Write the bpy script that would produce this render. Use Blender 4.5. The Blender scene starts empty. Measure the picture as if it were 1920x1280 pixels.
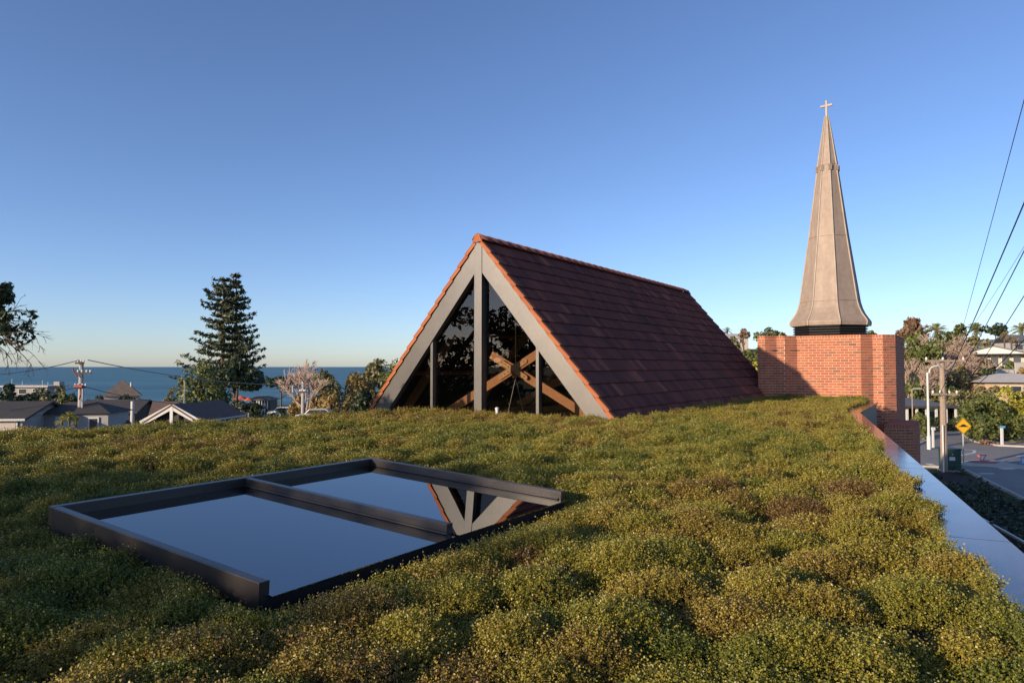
import bpy, math, random
import numpy as np
from mathutils import Vector, Matrix

sc = bpy.context.scene
RND = random.Random(11)
rng = np.random.default_rng(11)
rad = math.radians

# ------------------------------------------------------------------ camera
EYE = 1.12
FPX = 1280.0
PITCH = math.atan(47.0 / FPX)
cam = bpy.data.cameras.new('camera')
cam.sensor_width = 36.0
cam.lens = 24.0
cam.clip_start = 0.05
cam.clip_end = 60000.0
cam_o = bpy.data.objects.new('camera', cam)
sc.collection.objects.link(cam_o)
cam_o.location = (0, 0, EYE)
cam_o.rotation_euler = (math.pi / 2 + PITCH, 0, 0)
sc.camera = cam_o

# ------------------------------------------------------------------ sky, sun, exposure
SUN_PHI = rad(53.0)      # left of straight behind the camera
SUN_EL = rad(13.5)
world = bpy.data.worlds.new('World')
sc.world = world
world.use_nodes = True
wn = world.node_tree
wn.nodes.clear()
sky = wn.nodes.new('ShaderNodeTexSky')
sky.sky_type = 'NISHITA'
sky.sun_disc = False
sky.sun_elevation = SUN_EL
sky.sun_rotation = math.pi + SUN_PHI
sky.altitude = 20
sky.air_density = 0.8
sky.dust_density = 0.4
sky.ozone_density = 3.1
bg = wn.nodes.new('ShaderNodeBackground')
bg.inputs['Strength'].default_value = 0.145
wo = wn.nodes.new('ShaderNodeOutputWorld')
wb = wn.nodes.new('ShaderNodeMix')          # white balance of the sky
wb.data_type = 'RGBA'; wb.blend_type = 'MULTIPLY'
wb.inputs['Factor'].default_value = 1.0
wb.inputs[7].default_value = (1.05, 1.0, 1.11, 1)
wn.links.new(sky.outputs[0], wb.inputs[6])
wn.links.new(wb.outputs[2], bg.inputs['Color'])
wn.links.new(bg.outputs[0], wo.inputs['Surface'])
sun_d = bpy.data.lights.new('sun', 'SUN')
sun_d.energy = 4.9
sun_d.angle = rad(0.55)
sun_d.color = (1.0, 0.80, 0.58)
sun = bpy.data.objects.new('sun', sun_d)
sc.collection.objects.link(sun)
TO_SUN = Vector((-math.sin(SUN_PHI) * math.cos(SUN_EL), -math.cos(SUN_PHI) * math.cos(SUN_EL), math.sin(SUN_EL)))
sun.rotation_euler = TO_SUN.to_track_quat('Z', 'Y').to_euler()
sun.location = (-30, -20, 20)
sc.view_settings.view_transform = 'Standard'
sc.view_settings.look = 'None'
sc.view_settings.exposure = 0.3
sc.view_settings.gamma = 1.0
sc.view_settings.use_curve_mapping = False
sc.cycles.use_denoising = True
sc.cycles.max_bounces = 8
sc.cycles.transparent_max_bounces = 12
sc.cycles.caustics_reflective = False
sc.cycles.caustics_refractive = False

# ------------------------------------------------------------------ helpers
def ray(x, y):
    a, b = x - 960.0, 640.0 - y
    Y = FPX * math.cos(PITCH) - b * math.sin(PITCH)
    Z = FPX * math.sin(PITCH) + b * math.cos(PITCH)
    return Vector((a / Y, 1.0, Z / Y))
def at(x, y, Y):
    r = ray(x, y)
    return Vector((r.x * Y, Y, EYE + r.z * Y))
def on_z(x, y, z):
    r = ray(x, y)
    return at(x, y, (z - EYE) / r.z)
def on_plane(x, y, p0, n):
    r = ray(x, y)
    o = Vector((0, 0, EYE))
    t = (p0 - o).dot(n) / r.dot(n)
    return o + r * t
def smooth(t):
    t = np.clip(t, 0, 1)
    return t * t * (3 - 2 * t)

DV = Vector((0.562, 0.827, 0)).normalized()      # along the chapel ridge
GV = Vector((DV.y, -DV.x, 0))                     # along the gable, to the right
ZV = Vector((0, 0, 1))

def tag(o, label=None, cat=None, group=None, kind=None):
    if label: o['label'] = label
    if cat: o['category'] = cat
    if group: o['group'] = group
    if kind: o['kind'] = kind
    return o
def link(o, parent=None):
    sc.collection.objects.link(o)
    if parent is not None:
        o.parent = parent
    return o
def thing(name, loc, label, cat, group=None):
    o = bpy.data.objects.new(name, None)
    o.empty_display_size = 0.2
    o.location = loc
    link(o)
    tag(o, label, cat, group)
    return o
def root_loc(p):
    v = Vector((0, 0, 0))
    while p is not None:
        v = v + Vector(p.location)
        p = p.parent
    return v

class MB:
    """collects world-space polygons; build() makes one mesh object"""
    def __init__(self):
        self.v, self.f, self.m = [], [], []
        self.mi = 0
    def add(self, vs, fs):
        b = len(self.v)
        self.v.extend([tuple(p) for p in vs])
        for f in fs:
            self.f.append(tuple(b + i for i in f))
            self.m.append(self.mi)
        return self
    def quad(self, a, b, c, d):
        return self.add([a, b, c, d], [(0, 1, 2, 3)])
    def box(self, c, ax, ay, az):
        """centre c, half-extent vectors"""
        c, ax, ay, az = Vector(c), Vector(ax), Vector(ay), Vector(az)
        if ax.cross(ay).dot(az) < 0: ax = -ax
        vs = [c + ax * i + ay * j + az * k for k in (-1, 1) for j in (-1, 1) for i in (-1, 1)]
        return self.add(vs, [(0, 2, 3, 1), (4, 5, 7, 6), (0, 1, 5, 4), (2, 6, 7, 3), (0, 4, 6, 2), (1, 3, 7, 5)])
    def abox(self, x0, x1, y0, y1, z0, z1):
        return self.box(((x0 + x1) / 2, (y0 + y1) / 2, (z0 + z1) / 2), ((x1 - x0) / 2, 0, 0), (0, (y1 - y0) / 2, 0), (0, 0, (z1 - z0) / 2))
    def bar(self, a, b, w, h, up=ZV):
        a, b = Vector(a), Vector(b)
        t = (b - a)
        s = t.cross(Vector(up)).normalized()
        u = s.cross(t).normalized()
        return self.box((a + b) / 2, t / 2, s * w / 2, u * h / 2)
    def prism(self, pts, off):
        """polygon (list of Vectors) extruded by the vector off"""
        off = Vector(off)
        n = len(pts)
        vs = [Vector(p) for p in pts] + [Vector(p) + off for p in pts]
        fs = [tuple(range(n))[::-1], tuple(range(n, 2 * n))]
        for i in range(n):
            j = (i + 1) % n
            fs.append((i, j, n + j, n + i))
        return self.add(vs, fs)
    def tube(self, pts, rs, sides=6, cap=True):
        pts = [Vector(p) for p in pts]
        if not hasattr(rs, '__len__'):
            rs = [rs] * len(pts)
        vs, fs = [], []
        for i, p in enumerate(pts):
            t = (pts[min(i + 1, len(pts) - 1)] - pts[max(i - 1, 0)])
            if t.length < 1e-9: t = Vector((0, 0, 1))
            t.normalize()
            ref = Vector((1, 0, 0)) if abs(t.x) < 0.8 else Vector((0, 1, 0))
            s = t.cross(ref).normalized()
            u = s.cross(t)
            for k in range(sides):
                a = 2 * math.pi * k / sides
                vs.append(p + (s * math.cos(a) + u * math.sin(a)) * rs[i])
        for i in range(len(pts) - 1):
            for k in range(sides):
                k2 = (k + 1) % sides
                fs.append((i * sides + k, i * sides + k2, (i + 1) * sides + k2, (i + 1) * sides + k))
        if cap:
            fs.append(tuple(range(sides))[::-1])
            fs.append(tuple((len(pts) - 1) * sides + k for k in range(sides)))
        return self.add(vs, fs)
    def mesh(self, name, mats, off=Vector((0, 0, 0)), smooth_=False):
        me = bpy.data.meshes.new(name)
        me.from_pydata([(p[0] - off[0], p[1] - off[1], p[2] - off[2]) for p in self.v], [], self.f)
        if not isinstance(mats, (list, tuple)): mats = [mats]
        for m in mats: me.materials.append(m)
        if len(mats) > 1: me.polygons.foreach_set('material_index', self.m)
        if smooth_: me.polygons.foreach_set('use_smooth', [True] * len(me.polygons))
        me.update()
        return me
    def build(self, name, mats, parent=None, base=None, smooth_=False, bevel=0.0):
        """base: world origin of a top-level object; a part keeps its parent's origin"""
        off = root_loc(parent) if parent is not None else Vector(base if base is not None else (0, 0, 0))
        o = bpy.data.objects.new(name, self.mesh(name, mats, off, smooth_))
        if parent is None: o.location = off
        link(o, parent)
        if bevel > 0:
            b = o.modifiers.new('bevel', 'BEVEL'); b.width = bevel; b.segments = 2; b.limit_method = 'ANGLE'
        return o

def arr_mesh(name, V, Q, mats):
    """numpy vertices (N,3) and quads (M,4) -> mesh"""
    me = bpy.data.meshes.new(name)
    V = np.asarray(V, np.float32); Q = np.asarray(Q, np.int32)
    k = Q.shape[1]
    me.vertices.add(len(V)); me.vertices.foreach_set('co', V.ravel())
    me.loops.add(Q.size); me.loops.foreach_set('vertex_index', Q.ravel())
    me.polygons.add(len(Q))
    me.polygons.foreach_set('loop_start', np.arange(0, Q.size, k, dtype=np.int32))
    me.polygons.foreach_set('loop_total', np.full(len(Q), k, np.int32))
    if not isinstance(mats, (list, tuple)): mats = [mats]
    for m in mats: me.materials.append(m)
    me.update(calc_edges=True)
    return me

# ------------------------------------------------------------------ materials
class NT:
    def __init__(self, name):
        self.mat = bpy.data.materials.new(name)
        self.mat.use_nodes = True
        self.t = self.mat.node_tree
        self.t.nodes.clear()
        self.out = self.n('ShaderNodeOutputMaterial')
    def n(self, typ, **kw):
        nd = self.t.nodes.new(typ)
        for k, v in kw.items(): setattr(nd, k, v)
        return nd
    def l(self, a, b): self.t.links.new(a, b)
    def val(self, nd, key, v): nd.inputs[key].default_value = v
    def coord(self, kind='Object'):
        return self.n('ShaderNodeTexCoord').outputs[kind]
    def noise(self, scale, detail=4, rough=0.55, vec=None, kind='Object', dist=0.0):
        nd = self.n('ShaderNodeTexNoise')
        nd.inputs['Scale'].default_value = scale
        nd.inputs['Detail'].default_value = detail
        nd.inputs['Roughness'].default_value = rough
        nd.inputs['Distortion'].default_value = dist
        self.l(vec if vec is not None else self.coord(kind), nd.inputs['Vector'])
        return nd.outputs['Fac']
    def ramp(self, fac, stops, interp='LINEAR'):
        nd = self.n('ShaderNodeValToRGB')
        nd.color_ramp.interpolation = interp
        el = nd.color_ramp.elements
        while len(el) < len(stops): el.new(0.5)
        for e, (p, c) in zip(el, stops):
            e.position = p
            e.color = (c[0], c[1], c[2], 1) if len(c) == 3 else c
        self.l(fac, nd.inputs['Fac'])
        return nd.outputs['Color']
    def mix(self, fac, a, b, blend='MIX'):
        nd = self.n('ShaderNodeMix', data_type='RGBA', blend_type=blend)
        for s, v in ((nd.inputs['Factor'], fac), (nd.inputs[6], a), (nd.inputs[7], b)):
            if isinstance(v, (int, float)): s.default_value = v
            elif isinstance(v, tuple): s.default_value = (v[0], v[1], v[2], 1)
            else: self.l(v, s)
        return nd.outputs[2]
    def math(self, op, a, b=0.0, clamp=False):
        nd = self.n('ShaderNodeMath', operation=op, use_clamp=clamp)
        for s, v in ((nd.inputs[0], a), (nd.inputs[1], b)):
            if isinstance(v, (int, float)): s.default_value = v
            else: self.l(v, s)
        return nd.outputs[0]
    def bump(self, h, strength=0.3, dist=0.01):
        nd = self.n('ShaderNodeBump')
        nd.inputs['Strength'].default_value = strength
        nd.inputs['Distance'].default_value = dist
        self.l(h, nd.inputs['Height'])
        return nd.outputs['Normal']
    def bsdf(self, color, rough=0.7, metal=0.0, spec=0.5, normal=None, emit=None):
        p = self.n('ShaderNodeBsdfPrincipled')
        for s, v in ((p.inputs['Base Color'], color), (p.inputs['Roughness'], rough), (p.inputs['Metallic'], metal), (p.inputs['Specular IOR Level'], spec)):
            if isinstance(v, (int, float)): s.default_value = v
            elif isinstance(v, tuple): s.default_value = (v[0], v[1], v[2], 1)
            else: self.l(v, s)
        if normal is not None: self.l(normal, p.inputs['Normal'])
        self.l(p.outputs[0], self.out.inputs['Surface'])
        return p
def cscale(c, k): return tuple(min(1.0, x * k) for x in c)

def m_plain(name, col, rough=0.7, var=0.15, scale=6.0, metal=0.0, spec=0.4, bump=0.15, bd=0.004):
    t = NT(name)
    f = t.noise(scale, 5)
    f2 = t.noise(scale * 7, 3)
    c = t.ramp(f, [(0.25, cscale(col, 1 - var)), (0.75, cscale(col, 1 + var))])
    c = t.mix(0.25, c, t.ramp(f2, [(0.3, cscale(col, 0.8)), (0.7, cscale(col, 1.15))]))
    t.bsdf(c, rough, metal, spec, t.bump(f2, bump, bd))
    return t.mat

def m_piece(name, stops, rough=0.85, grime=(0.03, 0.025, 0.025), grime_amt=0.35, island=True, scale=3.0, bump=0.3, bd=0.004):
    """brick / tile: a colour of its own for every piece, plus grain and grime"""
    t = NT(name)
    oi = t.n('ShaderNodeObjectInfo')
    if island:
        ge = t.n('ShaderNodeNewGeometry')
        r = t.math('FRACT', t.math('ADD', ge.outputs['Random Per Island'], oi.outputs['Random']))
    else:
        r = oi.outputs['Random']
    c = t.ramp(r, stops)
    n1 = t.noise(scale, 5, 0.6, kind='Object')
    ge2 = t.n('ShaderNodeNewGeometry')
    nw = t.noise(1.3, 5, 0.6, vec=ge2.outputs['Position'])
    nf = t.noise(60, 4, 0.6, vec=ge2.outputs['Position'])
    c = t.mix(t.math('MULTIPLY', t.ramp(nw, [(0.4, (0, 0, 0)), (0.75, (1, 1, 1))]), grime_amt), c, grime)
    c = t.mix(0.35, c, t.mix(nf, cscale((0.5, 0.5, 0.5), 0.5), (1, 1, 1)), 'MULTIPLY')
    t.bsdf(c, rough, 0, 0.3, t.bump(nf, bump, bd))
    return t.mat

def m_leaf(name, stops, rough=0.5, trans=0.3, spec=0.35, wscale=0.5, inst=False):
    t = NT(name)
    ge = t.n('ShaderNodeNewGeometry')
    if inst:
        at_ = t.n('ShaderNodeAttribute'); at_.attribute_type = 'INSTANCER'; at_.attribute_name = 'tint'
        r = t.math('ADD', t.math('MULTIPLY', at_.outputs['Fac'], 0.72), t.math('MULTIPLY', ge.outputs['Random Per Island'], 0.28))
    else:
        nw = t.noise(wscale, 3, 0.6, vec=ge.outputs['Position'])
        r = t.math('ADD', t.math('MULTIPLY', nw, 0.6), t.math('MULTIPLY', ge.outputs['Random Per Island'], 0.4))
    c = t.ramp(r, stops)
    p = t.n('ShaderNodeBsdfPrincipled')
    t.l(c, p.inputs['Base Color'])
    p.inputs['Roughness'].default_value = rough
    p.inputs['Specular IOR Level'].default_value = spec
    tr = t.n('ShaderNodeBsdfTranslucent')
    t.l(c, tr.inputs['Color'])
    mx = t.n('ShaderNodeMixShader'); mx.inputs[0].default_value = trans
    t.l(p.outputs[0], mx.inputs[1]); t.l(tr.outputs[0], mx.inputs[2])
    t.l(mx.outputs[0], t.out.inputs['Surface'])
    return t.mat

def m_glass(name, tint, ior, rough=0.0, ripple=0.0, rscale=1.0, dust=0.0):
    t = NT(name)
    tr = t.n('ShaderNodeBsdfTransparent'); tr.inputs[0].default_value = (*tint, 1)
    gl = t.n('ShaderNodeBsdfGlossy'); gl.inputs['Roughness'].default_value = rough
    gl.inputs['Color'].default_value = (0.93, 0.95, 0.97, 1)
    fr = t.n('ShaderNodeFresnel'); fr.inputs['IOR'].default_value = ior
    if ripple > 0:
        nr = t.bump(t.noise(rscale, 2, 0.4), ripple, 0.02)
        t.l(nr, gl.inputs['Normal'])
    mx = t.n('ShaderNodeMixShader')
    gb = t.n('ShaderNodeNewGeometry')          # only the outer face of the sheet mirrors
    t.l(t.math('MULTIPLY', fr.outputs[0], t.math('SUBTRACT', 1.0, gb.outputs['Backfacing'])), mx.inputs[0]); t.l(tr.outputs[0], mx.inputs[1]); t.l(gl.outputs[0], mx.inputs[2])
    last = mx.outputs[0]
    if dust > 0:
        df = t.n('ShaderNodeBsdfDiffuse'); df.inputs[0].default_value = (0.35, 0.33, 0.30, 1)
        d = t.math('MULTIPLY', t.ramp(t.noise(24, 6, 0.7), [(0.58, (0, 0, 0)), (0.72, (1, 1, 1))]), dust)
        m2 = t.n('ShaderNodeMixShader')
        t.l(d, m2.inputs[0]); t.l(last, m2.inputs[1]); t.l(df.outputs[0], m2.inputs[2])
        last = m2.outputs[0]
    t.l(last, t.out.inputs['Surface'])
    return t.mat

M = {}
M['tile'] = m_piece('clay_tile_weathered', [(0.0, (0.13, 0.043, 0.033)), (0.35, (0.20, 0.058, 0.042)), (0.65, (0.25, 0.072, 0.046)), (0.9, (0.17, 0.054, 0.042)), (1.0, (0.40, 0.12, 0.07))], rough=0.8, grime=(0.035, 0.028, 0.03), grime_amt=0.5)
M['verge'] = m_piece('clay_verge', [(0.0, (0.40, 0.125, 0.050)), (0.5, (0.50, 0.165, 0.065)), (1.0, (0.44, 0.14, 0.06))], grime=(0.16, 0.06, 0.04), grime_amt=0.35)
M['ridge'] = m_piece('clay_ridge', [(0.0, (0.24, 0.085, 0.055)), (0.5, (0.34, 0.12, 0.075)), (1.0, (0.20, 0.08, 0.06))], grime=(0.05, 0.04, 0.04), grime_amt=0.6)
M['brick'] = m_piece('red_brick', [(0.0, (0.45, 0.15, 0.075)), (0.3, (0.52, 0.175, 0.085)), (0.6, (0.55, 0.205, 0.10)), (0.82, (0.48, 0.14, 0.08)), (0.93, (0.36, 0.16, 0.09)), (1.0, (0.25, 0.11, 0.075))], grime=(0.25, 0.09, 0.06), grime_amt=0.3)
M['mortar'] = m_plain('mortar', (0.66, 0.50, 0.39), 0.95, 0.15, 9)
M['steel'] = m_plain('grey_steel', (0.125, 0.118, 0.11), 0.36, 0.16, 1.6, metal=0.35, spec=0.5, bump=0.05)
M['bronze'] = m_plain('dark_bronze_metal', (0.055, 0.047, 0.043), 0.33, 0.12, 3, metal=0.25, spec=0.5, bump=0.03)
M['zinc'] = m_plain('zinc_fascia', (0.17, 0.18, 0.19), 0.42, 0.3, 2.2, metal=0.5, bump=0.05)
M['black'] = m_plain('black_paint', (0.018, 0.018, 0.02), 0.5, 0.2, 5)
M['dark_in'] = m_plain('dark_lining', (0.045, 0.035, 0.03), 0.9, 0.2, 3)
M['timber'] = None
M['brass'] = m_plain('brass_rod', (0.45, 0.30, 0.12), 0.4, 0.1, 8, metal=0.6)
M['white'] = m_plain('white_paint', (0.62, 0.61, 0.58), 0.55, 0.08, 4)
M['concrete'] = m_plain('concrete', (0.40, 0.38, 0.35), 0.9, 0.18, 3)
M['kerb'] = m_plain('kerb_concrete', (0.46, 0.42, 0.37), 0.9, 0.15, 3)
M['asphalt'] = m_plain('asphalt', (0.23, 0.215, 0.20), 0.9, 0.18, 0.35, bump=0.3)
M['galv'] = m_plain('galvanised', (0.48, 0.48, 0.46), 0.5, 0.12, 5, metal=0.3)
M['wire'] = m_plain('cable_black', (0.03, 0.03, 0.033), 0.6, 0.1, 5)
M['cable_pale'] = m_plain('cable_pale', (0.36, 0.34, 0.31), 0.6, 0.1, 5)
M['insul'] = m_plain('ceramic', (0.75, 0.72, 0.68), 0.3, 0.1, 8)
M['bark'] = m_plain('bark', (0.10, 0.075, 0.055), 0.95, 0.3, 4, bump=0.6, bd=0.02)
M['bark_pale'] = m_plain('bark_pale', (0.40, 0.30, 0.23), 0.95, 0.25, 4, bump=0.5, bd=0.01)
M['twig'] = m_plain('twig_pink', (0.42, 0.31, 0.235), 0.95, 0.2, 2)
M['soil'] = None
M['palebrick'] = m_plain('cream_brick', (0.52, 0.36, 0.24), 0.9, 0.15, 5)
M['cream'] = m_plain('cream_weatherboard', (0.55, 0.47, 0.40), 0.7, 0.06, 3)
M['greywall'] = m_plain('grey_render', (0.36, 0.34, 0.33), 0.8, 0.1, 2)
M['dkroof'] = m_plain('charcoal_roofing', (0.058, 0.052, 0.048), 0.8, 0.2, 1.2)
M['brroof'] = m_plain('brown_roof_tile', (0.13, 0.085, 0.07), 0.85, 0.25, 1.5)
M['shingle'] = m_plain('wood_shingle', (0.20, 0.155, 0.12), 0.9, 0.3, 2.0)
M['palroof'] = m_plain('pale_roof', (0.50, 0.47, 0.43), 0.8, 0.1, 1.0)
M['blroof'] = m_plain('slate_blue_roof', (0.13, 0.14, 0.155), 0.55, 0.1, 0.8)
M['winglass'] = m_plain('window_glass', (0.04, 0.05, 0.06), 0.08, 0.1, 2, spec=0.9, bump=0.0)
M['orange'] = m_plain('orange_canvas', (0.75, 0.13, 0.05), 0.8, 0.1, 2)
M['yellow'] = m_plain('sign_yellow', (0.80, 0.44, 0.02), 0.45, 0.04, 3)
M['red'] = m_plain('sign_red', (0.60, 0.10, 0.08), 0.5, 0.05, 3)
M['blue'] = m_plain('sign_blue', (0.10, 0.34, 0.62), 0.5, 0.05, 3)
M['green'] = m_plain('cabinet_green', (0.018, 0.055, 0.042), 0.45, 0.1, 3)
M['redgear'] = m_plain('pole_band_red', (0.30, 0.08, 0.06), 0.6, 0.1, 3)
M['fascia_red'] = m_plain('red_island_paving', (0.34, 0.13, 0.10), 0.9, 0.12, 3)

t = NT('douglas_fir')
co = t.coord('Object')
mp = t.n('ShaderNodeMapping'); mp.inputs['Scale'].default_value = (7, 7, 7); t.l(co, mp.inputs['Vector'])
w = t.noise(3.0, 6, 0.65, vec=mp.outputs[0], dist=0.6)
c = t.ramp(w, [(0.3, (0.38, 0.165, 0.07)), (0.6, (0.52, 0.25, 0.11)), (0.8, (0.44, 0.19, 0.08))])
t.bsdf(c, 0.55, 0, 0.4, t.bump(w, 0.1, 0.002))
M['timber'] = t.mat
M['plywood'] = m_plain('gusset_timber', (0.58, 0.34, 0.17), 0.6, 0.1, 9)

t = NT('bark_mulch')
n1 = t.noise(45, 6, 0.7); n2 = t.noise(3, 4)
c = t.ramp(n1, [(0.3, (0.02, 0.016, 0.014)), (0.55, (0.055, 0.043, 0.037)), (0.8, (0.14, 0.115, 0.105))])
t.bsdf(c, 0.95, 0, 0.2, t.bump(n1, 0.9, 0.02))
M['soil'] = t.mat

t = NT('lead_clad_spire')       # weathered brown metal sheet, stained downwards
co = t.n('ShaderNodeNewGeometry').outputs['Position']
mp = t.n('ShaderNodeMapping'); mp.inputs['Scale'].default_value = (3.0, 3.0, 0.45); t.l(co, mp.inputs['Vector'])
s1 = t.noise(1.6, 6, 0.65, vec=mp.outputs[0])
s2 = t.noise(7, 5, 0.6, vec=co)
c = t.ramp(s1, [(0.3, (0.27, 0.205, 0.155)), (0.55, (0.34, 0.26, 0.20)), (0.75, (0.41, 0.33, 0.26))])
c = t.mix(0.3, c, t.ramp(s2, [(0.3, (0.22, 0.165, 0.13)), (0.7, (0.42, 0.34, 0.27))]))
t.bsdf(c, 0.62, 0.1, 0.35, t.bump(s2, 0.12, 0.01))
M['spire'] = t.mat
M['seam'] = m_plain('spire_batten', (0.40, 0.33, 0.26), 0.6, 0.25, 3)

t = NT('copper_capping')        # smooth dark-brown metal coping
n1 = t.noise(2.0, 4)
c = t.ramp(n1, [(0.3, (0.15, 0.09, 0.07)), (0.7, (0.17, 0.10, 0.08))])
rr = t.ramp(t.noise(5, 5), [(0.3, (0.10,) * 3), (0.7, (0.16,) * 3)])
t.bsdf(c, rr, 0.55, 0.6, None)
M['coping'] = t.mat

t = NT('sea_water')
co = t.coord('Object')
mp = t.n('ShaderNodeMapping'); mp.inputs['Scale'].default_value = (0.14, 1.0, 1.0); t.l(co, mp.inputs['Vector'])
w1 = t.noise(0.35, 5, 0.65, vec=mp.outputs[0]); w2 = t.noise(0.02, 7, 0.72, vec=mp.outputs[0])
c = t.ramp(w2, [(0.36, (0.024, 0.088, 0.125)), (0.5, (0.042, 0.14, 0.17)), (0.62, (0.07, 0.20, 0.215)), (0.74, (0.09, 0.23, 0.25))])
t.bsdf(c, 0.42, 0, 0.22, t.bump(w1, 0.9, 0.6))
M['sea'] = t.mat

t = NT('grass_ground')
n1 = t.noise(0.12, 5); n2 = t.noise(4, 4)
c = t.ramp(n1, [(0.3, (0.045, 0.06, 0.02)), (0.6, (0.075, 0.085, 0.03)), (0.8, (0.12, 0.10, 0.05))])
c = t.mix(0.4, c, t.ramp(n2, [(0.3, (0.02, 0.028, 0.01)), (0.7, (0.10, 0.11, 0.045))]))
t.bsdf(c, 0.95, 0, 0.2, t.bump(n2, 0.8, 0.08))
M['grass'] = t.mat

M['glass_gable'] = m_glass('gable_glass', (0.60, 0.57, 0.52), 1.55, 0.0, 0.03, 0.8)
M['glass_sky'] = m_glass('skylight_glass', (0.10, 0.12, 0.14), 3.9, 0.012, 0.015, 0.9, dust=0.12)

M['cover'] = m_leaf('ground_cover_leaf', [(0.0, (0.085, 0.115, 0.018)), (0.3, (0.20, 0.20, 0.028)), (0.54, (0.37, 0.295, 0.042)), (0.74, (0.20, 0.125, 0.036)), (1.0, (0.15, 0.075, 0.036))], rough=0.42, trans=0.15, spec=0.45, inst=True)
M['lf_dark'] = m_leaf('leaf_dark_green', [(0.2, (0.019, 0.034, 0.016)), (0.5, (0.043, 0.065, 0.028)), (0.8, (0.085, 0.101, 0.040))], trans=0.12)
M['lf_mid'] = m_leaf('leaf_mid_green', [(0.2, (0.06, 0.09, 0.026)), (0.5, (0.13, 0.155, 0.042)), (0.8, (0.23, 0.225, 0.062))], trans=0.2)
M['lf_olive'] = m_leaf('leaf_olive', [(0.2, (0.10, 0.105, 0.042)), (0.5, (0.19, 0.175, 0.072)), (0.8, (0.29, 0.24, 0.10))], trans=0.2)
M['lf_gold'] = m_leaf('leaf_gold', [(0.2, (0.20, 0.15, 0.05)), (0.5, (0.34, 0.235, 0.08)), (0.8, (0.46, 0.31, 0.11))], trans=0.25)
M['lf_rust'] = m_leaf('leaf_rust', [(0.2, (0.17, 0.10, 0.06)), (0.5, (0.26, 0.16, 0.095)), (0.8, (0.34, 0.23, 0.15))], trans=0.2)
M['lf_yellow'] = m_leaf('leaf_yellow_green', [(0.2, (0.186, 0.202, 0.031)), (0.5, (0.372, 0.341, 0.046)), (0.8, (0.558, 0.449, 0.062))], trans=0.25)
M['lf_pine'] = m_leaf('leaf_pine', [(0.2, (0.045, 0.06, 0.034)), (0.5, (0.10, 0.115, 0.058)), (0.8, (0.17, 0.18, 0.09))], trans=0.05)
M['lf_palm'] = m_leaf('leaf_palm', [(0.2, (0.13, 0.15, 0.055)), (0.5, (0.24, 0.24, 0.09)), (0.8, (0.38, 0.33, 0.14))], trans=0.15)

# ------------------------------------------------------------------ terrain, sea, roads
GZ = -5.6
def terrain(x, y):
    x = np.asarray(x, float); y = np.asarray(y, float)
    r = np.hypot(x, y)
    u = -0.30 * x + 0.954 * y
    low = GZ - 10.0 * smooth((u - 50) / 290.0) - 5.0 * smooth((u - 335) / 60.0)
    yy = np.maximum(y, 15.0)
    m = smooth((x / yy - 0.10) / 0.22)
    hill = 11.5 * smooth((r - 80) / 120.0) + 6.0 * smooth((r - 200) / 300.0)
    return low * (1 - m) + (GZ + hill) * m
def tz(x, y): return float(terrain(x, y))

nr, na = 110, 220
rr_ = np.concatenate([[0.0], np.geomspace(6, 4000, nr - 1)])
aa_ = np.linspace(0, 2 * np.pi, na, endpoint=False)
RR, AA = np.meshgrid(rr_, aa_, indexing='ij')
XX, YY = RR * np.sin(AA), RR * np.cos(AA)
ZZ = terrain(XX, YY)
ZZ = np.where((YY < 0), GZ - 0.0 * YY, ZZ)
V = np.stack([XX, YY, ZZ], -1).reshape(-1, 3)
i, j = np.meshgrid(np.arange(nr - 1), np.arange(na), indexing='ij')
j2 = (j + 1) % na
Q = np.stack([i * na + j, (i + 1) * na + j, (i + 1) * na + j2, i * na + j2], -1).reshape(-1, 4)[:, ::-1]
tag(link(bpy.data.objects.new('ground', arr_mesh('ground', V, Q, M['grass']))), kind='structure')

mb = MB()
SEA_Z = -15.2
ring = [(32000 * math.sin(a), 32000 * math.cos(a), SEA_Z) for a in np.linspace(0, 2 * math.pi, 96, endpoint=False)]
mb.add(ring, [tuple(range(96))[::-1]])
tag(mb.build('sea', M['sea']), kind='structure')

# a low dark island line far out is left to the sea; roads on the right
ROADZ = GZ + 0.05
def sheet(pts, z, name, mat, kind='structure'):
    m_ = MB(); m_.add([(p[0], p[1], z) for p in pts], [tuple(range(len(pts)))])
    o = m_.build(name, mat)
    if o.data.polygons[0].normal.z < 0: o.data.flip_normals()
    return tag(o, kind=kind) if kind else o
def gp(x, y, z=GZ): return on_z(x, y, z)
# street running past the building towards the junction, then the cross street
kA, kB, kC = gp(1812, 884), gp(1920, 938), Vector((12.0, -6.0, 0))
far_r = [gp(2300, 872), gp(2300, 800)]
road_pts = [kC + Vector((9.5, 0, 0)), Vector((44, 30, 0)), Vector((62, 44, 0)), Vector((92, 56, 0)), Vector((92, 70, 0)), gp(1940, 793), gp(1842, 790), gp(1812, 782), gp(1800, 770), gp(1752, 770), gp(1742, 796), gp(1715, 838), gp(1600, 838), gp(1600, 876), gp(1700, 876), gp(1780, 879), kA, kB, kC]
sheet(road_pts, ROADZ, 'road', M['asphalt'])
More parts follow.
